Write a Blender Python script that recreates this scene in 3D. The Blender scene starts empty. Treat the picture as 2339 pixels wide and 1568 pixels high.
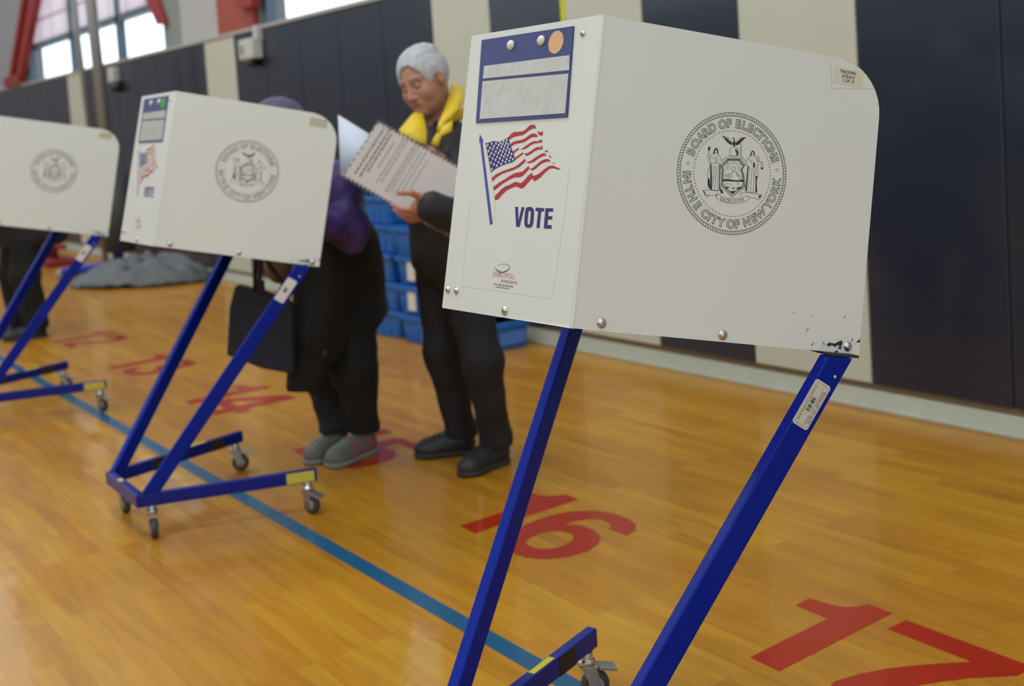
import bpy, math, random
import numpy as np
from mathutils import Vector, Matrix
from mathutils.geometry import tessellate_polygon
random.seed(7)
C = bpy.context.scene.collection
PI = math.pi
V = Vector

# ------------------------------------------------------------ materials
def mat(name, col, rough=.5, metal=0., spec=.5, coat=0., noise=0., nscale=20., bump=0., bscale=80., sheen=0., emit=0., trans=0.):
    m = bpy.data.materials.new(name); m.use_nodes = True
    nt = m.node_tree; b = nt.nodes['Principled BSDF']
    c = tuple(col) + (1,)
    b.inputs['Base Color'].default_value = c
    b.inputs['Roughness'].default_value = rough
    b.inputs['Metallic'].default_value = metal
    b.inputs['Specular IOR Level'].default_value = spec
    b.inputs['Coat Weight'].default_value = coat
    b.inputs['Coat Roughness'].default_value = .1
    b.inputs['Sheen Weight'].default_value = sheen
    b.inputs['Transmission Weight'].default_value = trans
    if noise or bump:
        tc = nt.nodes.new('ShaderNodeTexCoord')
    if noise:
        n = nt.nodes.new('ShaderNodeTexNoise'); n.inputs['Scale'].default_value = nscale; n.inputs['Detail'].default_value = 5
        nt.links.new(tc.outputs['Object'], n.inputs['Vector'])
        mx = nt.nodes.new('ShaderNodeMix'); mx.data_type = 'RGBA'
        mx.inputs[6].default_value = tuple(max(0, x*(1-noise)) for x in col) + (1,)
        mx.inputs[7].default_value = tuple(min(1, x*(1+noise)) for x in col) + (1,)
        nt.links.new(n.outputs['Fac'], mx.inputs[0]); nt.links.new(mx.outputs[2], b.inputs['Base Color'])
    if bump:
        n2 = nt.nodes.new('ShaderNodeTexNoise'); n2.inputs['Scale'].default_value = bscale; n2.inputs['Detail'].default_value = 4
        nt.links.new(tc.outputs['Object'], n2.inputs['Vector'])
        bp = nt.nodes.new('ShaderNodeBump'); bp.inputs['Strength'].default_value = bump; bp.inputs['Distance'].default_value = .01
        nt.links.new(n2.outputs['Fac'], bp.inputs['Height']); nt.links.new(bp.outputs['Normal'], b.inputs['Normal'])
    return m

def srgb(r, g, b):
    f = lambda c: ((c/255+.055)/1.055)**2.4 if c > 10 else c/255/12.92
    return (f(r), f(g), f(b))

M = {}
M['white'] = mat('white_plastic', (.72, .75, .715), .34, noise=.03, nscale=6, bump=.03, bscale=300)
M['white_fold'] = mat('white_fold', (.74, .76, .73), .6, spec=.25)
M['white_in'] = mat('white_tray', (.7, .7, .66), .45)
M['blue'] = mat('blue_enamel', (.0, .015, .29), .26, spec=.12, coat=.1, noise=.12, nscale=9)
M['blue_base'] = mat('blue_steel', (.0, .012, .22), .3, spec=.25, coat=.1)
M['black'] = mat('black_tape', (.018, .017, .016), .6)
M['zinc'] = mat('zinc', (.6, .6, .58), .28, metal=1.)
M['galv'] = mat('galvanised', (.45, .45, .44), .4, metal=.9, noise=.2, nscale=60)
M['rubber'] = mat('rubber', (.045, .045, .045), .6)
M['hub'] = mat('wheel_hub', (.35, .34, .3), .5)
M['yellow_s'] = mat('yellow_sticker', (.6, .56, .02), .5)
M['label'] = mat('label_paper', (.62, .61, .54), .45)
M['label_w'] = mat('label_white', (.72, .71, .67), .4)
M['label_beige'] = mat('beige_label', (.68, .67, .56), .5)
M['label_old'] = mat('yellowed_label', (.5, .49, .36), .5, noise=.2, nscale=90)
M['ink'] = mat('black_ink', (.015, .015, .017), .5)
M['ink_grey'] = mat('grey_ink', (.2, .2, .2), .5)
M['ink_faint'] = mat('faint_ink', (.42, .42, .39), .5)
M['navy_ink'] = mat('navy_ink', (.03, .02, .18), .45)
M['pole_ink'] = mat('flagstaff_ink', (.05, .07, .36), .45)
M['red_ink'] = mat('red_ink', (.45, .012, .022), .45)
M['red_fade'] = mat('pale_red_ink', (.62, .3, .28), .5)
M['star_white'] = mat('star_white', (.75, .75, .74), .4)
M['vinyl'] = mat('blue_vinyl', (.028, .045, .2), .35, noise=.15, nscale=25)
M['button'] = mat('cream_button', (.78, .75, .66), .3)
M['green_dot'] = mat('green_sticker', (.03, .4, .04), .5)
# clear crinkled plastic window of the pouch
m = mat('clear_vinyl', (.55, .57, .545), .12, bump=.6, bscale=22, coat=.3); M['clear'] = m
nt = m.node_tree
mp = nt.nodes.new('ShaderNodeMapping'); mp.inputs['Scale'].default_value = (1.8, 1.8, .45)
tx = [n for n in nt.nodes if n.type == 'TEX_NOISE'][0]; tc = [n for n in nt.nodes if n.type == 'TEX_COORD'][0]
nt.links.new(tc.outputs['Object'], mp.inputs['Vector']); nt.links.new(mp.outputs['Vector'], tx.inputs['Vector'])
# orange crayon sticker
m = mat('orange_crayon', (.8, .45, .2), .6); M['orange'] = m; nt = m.node_tree
tc = nt.nodes.new('ShaderNodeTexCoord'); mp = nt.nodes.new('ShaderNodeMapping'); mp.inputs['Rotation'].default_value = (.75, 0, 0)
w = nt.nodes.new('ShaderNodeTexWave'); w.inputs['Scale'].default_value = 70; w.bands_direction = 'Y'; w.inputs['Distortion'].default_value = 3
cr = nt.nodes.new('ShaderNodeValToRGB'); cr.color_ramp.elements[0].color = (.75, .36, .12, 1); cr.color_ramp.elements[1].color = (.78, .62, .45, 1)
cr.color_ramp.elements[0].position = .5; cr.color_ramp.elements[1].position = .9
nt.links.new(tc.outputs['Object'], mp.inputs['Vector']); nt.links.new(mp.outputs['Vector'], w.inputs['Vector'])
nt.links.new(w.outputs['Fac'], cr.inputs['Fac']); nt.links.new(cr.outputs['Color'], nt.nodes['Principled BSDF'].inputs['Base Color'])

M['pad_navy'] = mat('navy_vinyl', (.009, .0155, .035), .38, spec=.4, coat=.6, noise=.1, nscale=3, bump=.08, bscale=260)
M['pad_cream'] = mat('cream_vinyl', (.56, .58, .485), .45, spec=.3, noise=.04, nscale=3, bump=.08, bscale=260)
M['yellow_tape'] = mat('yellow_tape', (.6, .58, .03), .5)
M['wall'] = mat('grey_painted_wall', (.33, .33, .37), .7, noise=.06, nscale=4)
M['wall_green'] = mat('green_grey_paint', (.25, .28, .27), .7)
M['pilaster'] = mat('pale_grey_paint', (.46, .46, .48), .7)
M['red_steel'] = mat('red_paint', (.32, .03, .025), .45, noise=.1, nscale=5)
M['orange_red'] = mat('orange_red_paint', (.36, .07, .04), .5)
M['ledge'] = mat('ledge_paint', (.42, .42, .38), .5)
M['board'] = mat('grey_green_board', (.42, .44, .36), .5, noise=.12, nscale=6)
M['board_brown'] = mat('brown_strip', (.22, .18, .11), .6)
M['mullion'] = mat('blue_grey_mullion', (.12, .17, .24), .4)
M['steel_pole'] = mat('dull_steel', (.3, .31, .31), .45, metal=.4)
M['fixture'] = mat('fixture_white', (.55, .56, .55), .5)
M['dark_plastic'] = mat('dark_plastic', (.02, .02, .025), .4)
M['digit'] = mat('red_floor_paint', (.36, .02, .003), .35, spec=.2, coat=.22, noise=.12, nscale=7)
M['line'] = mat('blue_floor_paint', (.015, .10, .21), .35, spec=.2, coat=.2, noise=.1, nscale=7)
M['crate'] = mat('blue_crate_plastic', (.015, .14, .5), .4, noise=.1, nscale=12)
M['crate_lit'] = mat('blue_crate_lit', (.08, .22, .7), .4, noise=.05)  # brighter crate blue: light on one side put into the colour
M['tarp'] = mat('grey_cloth', (.11, .12, .13), .6, noise=.35, nscale=7)
M['blue_stand'] = mat('blue_stand_paint', (.01, .035, .4), .35)
M['red_stand'] = mat('red_stand_paint', (.25, .012, .008), .5)
M['sleeve_grey'] = mat('grey_sleeve', (.06, .06, .062), .7)
# people
M['skin'] = mat('skin', (.46, .22, .15), .5, noise=.14, nscale=28, bump=.05, bscale=120)
M['lip'] = mat('lip', (.38, .145, .11), .45)
M['brow'] = mat('brow_hair', (.14, .11, .1), .7)
M['hair'] = mat('silver_hair', (.5, .51, .54), .85, noise=.3, nscale=38, bump=.4, bscale=120)
M['hair_dark'] = mat('dark_hair', (.03, .025, .025), .6, noise=.3, nscale=45)
M['jacket'] = mat('black_jacket', (.012, .0125, .016), .7, sheen=.05, noise=.25, nscale=9, bump=.3, bscale=25)
M['trouser'] = mat('charcoal_trousers', (.013, .013, .016), .8, noise=.2, nscale=14, bump=.3, bscale=22)
M['coat'] = mat('black_coat', (.006, .006, .0065), .85, noise=.2, nscale=12, bump=.3, bscale=18)
M['coat_grey'] = mat('dark_grey_coat', (.016, .016, .018), .8, noise=.3, nscale=6, bump=.4, bscale=15)
M['purple'] = mat('purple_satin', (.06, .038, .175), .45, spec=.3, noise=.35, nscale=12, bump=.6, bscale=14)
M['hat'] = mat('mauve_knit', (.11, .09, .15), .85, noise=.2, nscale=40, bump=.3, bscale=160)
M['shirt'] = mat('grey_shirt', (.09, .095, .11), .8, noise=.3, nscale=60)
M['collar'] = mat('yellow_collar', (.72, .5, .015), .55, noise=.12, nscale=12, bump=.25, bscale=30)
M['shoe_black'] = mat('black_shoe', (.016, .017, .019), .5, noise=.2, nscale=30)
M['shoe_sole'] = mat('shoe_sole', (.03, .03, .03), .6)
M['shoe_grey'] = mat('grey_shoe', (.13, .135, .12), .75, noise=.25, nscale=50, bump=.3, bscale=120)
M['shoe_pink'] = mat('pink_trim', (.3, .06, .08), .6)
M['sole_grey'] = mat('grey_sole', (.22, .22, .21), .6)
M['tote'] = mat('navy_tote', (.014, .016, .03), .8, noise=.15, nscale=10)
M['tan'] = mat('tan_bag', (.27, .17, .09), .6, noise=.1, nscale=10)
M['card'] = mat('ballot_card', (.56, .5, .48), .6, noise=.03, nscale=5)
M['paper'] = mat('white_paper', (.6, .66, .78), .6)
M['card_ink'] = mat('card_print', (.26, .22, .23), .6)
M['card_ink_dark'] = mat('card_print_dark', (.1, .09, .1), .6)

# maple strip floor
m = bpy.data.materials.new('maple_floor'); m.use_nodes = True; M['floor'] = m
nt = m.node_tree; b = nt.nodes['Principled BSDF']; L = nt.links
tc = nt.nodes.new('ShaderNodeTexCoord')
def brick(w, h, off, sq, c1, c2, seed):
    mp = nt.nodes.new('ShaderNodeMapping'); mp.inputs['Location'].default_value = (seed, seed*.37, 0)
    L.new(tc.outputs['Object'], mp.inputs['Vector'])
    k = nt.nodes.new('ShaderNodeTexBrick'); k.offset = off; k.squash = sq
    k.inputs['Scale'].default_value = 1; k.inputs['Brick Width'].default_value = w; k.inputs['Row Height'].default_value = h
    k.inputs['Mortar Size'].default_value = .0006; k.inputs['Mortar Smooth'].default_value = .3
    k.inputs['Color1'].default_value = c1; k.inputs['Color2'].default_value = c2
    L.new(mp.outputs['Vector'], k.inputs['Vector']); return k
k1 = brick(.75, .057, .37, 1, (0, 0, 0, 1), (1, 1, 1, 1), 3.1); k1.inputs['Mortar'].default_value = (0, 0, 0, 1)
cr = nt.nodes.new('ShaderNodeValToRGB'); cr.color_ramp.interpolation = 'LINEAR'
e = cr.color_ramp.elements; e[0].color = (.44, .19, .014, 1); e[1].color = (.53, .275, .020, 1); e[0].position = 0; e[1].position = 1
x = e.new(.25); x.color = (.47, .208, .013, 1)
x = e.new(.75); x.color = (.51, .245, .016, 1)
L.new(k1.outputs['Color'], cr.inputs['Fac'])
mp2 = nt.nodes.new('ShaderNodeMapping'); mp2.inputs['Scale'].default_value = (2.2, 22, 1); L.new(tc.outputs['Object'], mp2.inputs['Vector'])
n = nt.nodes.new('ShaderNodeTexNoise'); n.inputs['Scale'].default_value = 1.6; n.inputs['Detail'].default_value = 6; n.inputs['Distortion'].default_value = .6
L.new(mp2.outputs['Vector'], n.inputs['Vector'])
r2 = nt.nodes.new('ShaderNodeValToRGB'); r2.color_ramp.elements[0].color = (.72, .66, .6, 1); r2.color_ramp.elements[1].color = (1.05, 1.05, 1.05, 1)
r2.color_ramp.elements[0].position = .28; r2.color_ramp.elements[1].position = .62
L.new(n.outputs['Fac'], r2.inputs['Fac'])
mx = nt.nodes.new('ShaderNodeMix'); mx.data_type = 'RGBA'; mx.blend_type = 'MULTIPLY'; mx.inputs[0].default_value = .6
L.new(cr.outputs['Color'], mx.inputs[6]); L.new(r2.outputs['Color'], mx.inputs[7])
n3 = nt.nodes.new('ShaderNodeTexNoise'); n3.inputs['Scale'].default_value = 1.1; n3.inputs['Detail'].default_value = 3
L.new(tc.outputs['Object'], n3.inputs['Vector'])
r3 = nt.nodes.new('ShaderNodeValToRGB'); r3.color_ramp.elements[0].color = (.82, .74, .66, 1); r3.color_ramp.elements[1].color = (1.08, 1.08, 1.02, 1)
r3.color_ramp.elements[0].position = .35; r3.color_ramp.elements[1].position = .65
L.new(n3.outputs['Fac'], r3.inputs['Fac'])
mx3 = nt.nodes.new('ShaderNodeMix'); mx3.data_type = 'RGBA'; mx3.blend_type = 'MULTIPLY'; mx3.inputs[0].default_value = .7
L.new(mx.outputs[2], mx3.inputs[6]); L.new(r3.outputs['Color'], mx3.inputs[7])
mx2 = nt.nodes.new('ShaderNodeMix'); mx2.data_type = 'RGBA'; mx2.blend_type = 'MIX'
mt = nt.nodes.new('ShaderNodeMath'); mt.operation = 'MULTIPLY'; mt.inputs[1].default_value = .35
L.new(k1.outputs['Fac'], mt.inputs[0]); L.new(mt.outputs[0], mx2.inputs[0])
L.new(mx3.outputs[2], mx2.inputs[6]); mx2.inputs[7].default_value = (.12, .06, .02, 1)
L.new(mx2.outputs[2], b.inputs['Base Color'])
b.inputs['Roughness'].default_value = .4; b.inputs['Coat Weight'].default_value = .28; b.inputs['Coat Roughness'].default_value = .09
b.inputs['Specular IOR Level'].default_value = .2
n4 = nt.nodes.new('ShaderNodeTexNoise'); n4.inputs['Scale'].default_value = 9; L.new(tc.outputs['Object'], n4.inputs['Vector'])
bp = nt.nodes.new('ShaderNodeBump'); bp.inputs['Strength'].default_value = .05; bp.inputs['Distance'].default_value = .02
L.new(n4.outputs['Fac'], bp.inputs['Height']); L.new(bp.outputs['Normal'], b.inputs['Normal']); L.new(bp.outputs['Normal'], b.inputs['Coat Normal'])

# translucent gridded upper glazing and clear glass
m = bpy.data.materials.new('translucent_panel'); m.use_nodes = True; M['kal'] = m
nt = m.node_tree; nt.nodes.remove(nt.nodes['Principled BSDF']); out = nt.nodes['Material Output']
tl = nt.nodes.new('ShaderNodeBsdfTranslucent'); df = nt.nodes.new('ShaderNodeBsdfDiffuse'); ad = nt.nodes.new('ShaderNodeMixShader'); ad.inputs[0].default_value = .25
tc = nt.nodes.new('ShaderNodeTexCoord'); sp = nt.nodes.new('ShaderNodeSeparateXYZ'); nt.links.new(tc.outputs['Object'], sp.inputs[0])
k = nt.nodes.new('ShaderNodeTexBrick'); k.offset = 0; k.inputs['Scale'].default_value = 1; k.inputs['Brick Width'].default_value = .6; k.inputs['Row Height'].default_value = .3
k.inputs['Mortar Size'].default_value = .018; k.inputs['Color1'].default_value = (.93, .86, .9, 1); k.inputs['Color2'].default_value = (.93, .88, .92, 1); k.inputs['Mortar'].default_value = (.6, .52, .6, 1)
cb = nt.nodes.new('ShaderNodeCombineXYZ'); nt.links.new(sp.outputs['X'], cb.inputs['X']); nt.links.new(sp.outputs['Z'], cb.inputs['Y'])
nt.links.new(cb.outputs[0], k.inputs['Vector'])
nt.links.new(k.outputs['Color'], tl.inputs['Color']); nt.links.new(k.outputs['Color'], df.inputs['Color'])
nt.links.new(tl.outputs[0], ad.inputs[1]); nt.links.new(df.outputs[0], ad.inputs[2]); nt.links.new(ad.outputs[0], out.inputs['Surface'])
m = bpy.data.materials.new('window_glass'); m.use_nodes = True; M['glass'] = m
nt = m.node_tree; nt.nodes.remove(nt.nodes['Principled BSDF']); out = nt.nodes['Material Output']
tr = nt.nodes.new('ShaderNodeBsdfTransparent'); tr.inputs[0].default_value = (.97, .99, 1, 1); gl = nt.nodes.new('ShaderNodeBsdfGlossy'); gl.inputs['Roughness'].default_value = .02
ms = nt.nodes.new('ShaderNodeMixShader'); ms.inputs[0].default_value = .05
nt.links.new(tr.outputs[0], ms.inputs[1]); nt.links.new(gl.outputs[0], ms.inputs[2]); nt.links.new(ms.outputs[0], out.inputs['Surface'])

# ------------------------------------------------------------ mesh helpers
class MB:
    def __init__(s): s.v = []; s.f = []; s.mi = []; s.mats = []; s.smooth = []
    def m(s, name):
        if name not in s.mats: s.mats.append(name)
        return s.mats.index(name)
    def add(s, verts, faces, mname, smooth=False):
        o = len(s.v); s.v += [tuple(x) for x in verts]; k = s.m(mname)
        for f in faces: s.f.append(tuple(i+o for i in f)); s.mi.append(k); s.smooth.append(smooth)
    def hexa(s, p, mname):      # 8 points: bottom 4, top 4
        s.add(p, [(3, 2, 1, 0), (4, 5, 6, 7), (0, 1, 5, 4), (1, 2, 6, 5), (2, 3, 7, 6), (3, 0, 4, 7)], mname)
    def box(s, a, b, mname):
        x0, y0, z0 = a; x1, y1, z1 = b
        s.hexa([(x0, y0, z0), (x1, y0, z0), (x1, y1, z0), (x0, y1, z0), (x0, y0, z1), (x1, y0, z1), (x1, y1, z1), (x0, y1, z1)], mname)
    def tube(s, pts, r, mname, n=10, caps=True):
        pts = [V(p) for p in pts]; rs = r if isinstance(r, (list, tuple)) else [r]*len(pts)
        vs = []; fs = []; t0 = (pts[1]-pts[0]).normalized()
        up = V((0, 0, 1)) if abs(t0.z) < .9 else V((1, 0, 0)); x = t0.cross(up).normalized()
        for i, p in enumerate(pts):
            a = pts[max(0, i-1)]; c = pts[min(len(pts)-1, i+1)]; t = (c-a).normalized()
            x = (x - t*x.dot(t)).normalized(); y = t.cross(x)
            for k in range(n):
                an = 2*PI*k/n; vs.append(p + (x*math.cos(an)+y*math.sin(an))*rs[i])
        for i in range(len(pts)-1):
            for k in range(n): fs.append((i*n+k, i*n+(k+1) % n, (i+1)*n+(k+1) % n, (i+1)*n+k))
        if caps: fs.append(tuple(reversed(range(n)))); fs.append(tuple(range((len(pts)-1)*n, len(pts)*n)))
        s.add(vs, fs, mname, True)
    def lathe(s, o, ax, prof, mname, n=20):
        o = V(o); ax = V(ax).normalized(); up = V((0, 0, 1)) if abs(ax.z) < .9 else V((1, 0, 0)); x = ax.cross(up).normalized(); y = ax.cross(x)
        vs = []; fs = []
        for h, r in prof:
            for k in range(n):
                an = 2*PI*k/n; vs.append(o + ax*h + (x*math.cos(an)+y*math.sin(an))*r)
        for i in range(len(prof)-1):
            for k in range(n): fs.append((i*n+k, i*n+(k+1) % n, (i+1)*n+(k+1) % n, (i+1)*n+k))
        fs.append(tuple(reversed(range(n)))); fs.append(tuple(range((len(prof)-1)*n, len(prof)*n)))
        s.add(vs, fs, mname, True)
    def prism(s, poly, fr, h0, h1, mname):      # polygon (loops) in frame, from height h0 to h1 along normal
        loops = poly if isinstance(poly[0][0], (tuple, list)) else [poly]
        if len(loops[0]) < 3: return
        tri = tessellate_polygon([[V((q[0], q[1], 0)) for q in lp] for lp in loops])
        flat = [q for lp in loops for q in lp]; n = len(flat)
        vs = [fr(q[0], q[1], h1) for q in flat]; fs = []
        for t in tri:
            a, b_, c = (flat[i] for i in t)
            ar = (b_[0]-a[0])*(c[1]-a[1])-(b_[1]-a[1])*(c[0]-a[0])
            fs.append(tuple(t) if ar > 0 else tuple(reversed(t)))
        if h0 is not None:
            vs += [fr(q[0], q[1], h0) for q in flat]
            fs += [tuple(i+n for i in reversed(f)) for f in fs[:]]
            o = 0
            for lp in loops:
                k = len(lp)
                for i in range(k): j = (i+1) % k; fs.append((o+i, o+j, o+j+n, o+i+n))
                o += k
        s.add(vs, fs, mname)
    def stroke(s, pts, w, fr, h, mname, closed=False):
        pts = [V((p[0], p[1])) for p in pts]
        if closed: pts = pts + [pts[0]]
        for i in range(len(pts)-1):
            d = pts[i+1]-pts[i]
            if d.length < 1e-7: continue
            d.normalize(); nn = V((-d.y, d.x))*w/2; e = d*w*.3
            q = [pts[i]-e-nn, pts[i+1]+e-nn, pts[i+1]+e+nn, pts[i]-e+nn]
            s.add([fr(p.x, p.y, h) for p in q], [(0, 1, 2, 3)], mname)
    def build(s, name, parent=None, bevel=0, seg=2):
        me = bpy.data.meshes.new(name); me.from_pydata(s.v, [], s.f)
        for mm in s.mats: me.materials.append(M[mm])
        me.polygons.foreach_set('material_index', s.mi); me.polygons.foreach_set('use_smooth', s.smooth)
        me.update(); o = bpy.data.objects.new(name, me); C.objects.link(o)
        if parent is not None: o.parent = parent
        if bevel:
            b = o.modifiers.new('bevel', 'BEVEL'); b.width = bevel; b.segments = seg; b.limit_method = 'ANGLE'; b.angle_limit = .6
        return o

def disc(c, r, n=20, ry=None):
    return [(c[0]+r*math.cos(2*PI*k/n), c[1]+(ry or r)*math.sin(2*PI*k/n)) for k in range(n)]

def tag(o, label=None, cat=None, group=None, kind=None):
    if label: o['label'] = label
    if cat: o['category'] = cat
    if group: o['group'] = group
    if kind: o['kind'] = kind
    return o
def empty(name, loc, rz=0):
    o = bpy.data.objects.new(name, None); C.objects.link(o); o.location = loc; o.rotation_euler = (0, 0, rz); return o
def struct(o, label, cat='building'):
    o['kind'] = 'structure'; o['label'] = label; o['category'] = cat; return o

# text as flat or outlined mesh data, cap height = 1, origin at left of baseline
_tc = {}
def text_geo(st, outline=0., bold=0.):
    key = (st, outline, bold)
    if key in _tc: return _tc[key]
    cu = bpy.data.curves.new('t', 'FONT'); cu.body = st; cu.size = 1; cu.resolution_u = 8 if outline else 4
    if outline: cu.fill_mode = 'NONE'; cu.bevel_depth = outline; cu.bevel_resolution = 0
    if bold: cu.offset = bold
    o = bpy.data.objects.new('t', cu); C.objects.link(o)
    dg = bpy.context.evaluated_depsgraph_get(); ev = o.evaluated_get(dg); me = ev.to_mesh()
    vs = [tuple(v.co) for v in me.vertices]; fs = [tuple(p.vertices) for p in me.polygons]
    ev.to_mesh_clear(); C.objects.unlink(o); bpy.data.objects.remove(o); bpy.data.curves.remove(cu)
    if not vs: return ([], [], 0)
    h = .7; x0 = min(v[0] for v in vs)
    vs = [((v[0]-x0)/h, v[1]/h, v[2]/h) for v in vs]
    _tc[key] = (vs, fs, max(v[0] for v in vs)); return _tc[key]
def text_on(mb, st, fr, x, y, h, mname, ang=0., width=None, center=True, hz=.0006, outline=0., bold=0., sx=1.):
    vs, fs, w = text_geo(st, outline, bold)
    if not vs: return
    k = (width/w/h if width else sx); ca, sa = math.cos(ang), math.sin(ang)
    pts = []
    for a, b_, c in vs:
        a = a*k*h - (w*k*h/2 if center else 0); b_ = b_*h - (h/2 if center else 0)
        pts.append(fr(x+a*ca-b_*sa, y+a*sa+b_*ca, hz+(c*h if outline else 0)))
    mb.add(pts, fs, mname)

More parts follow.
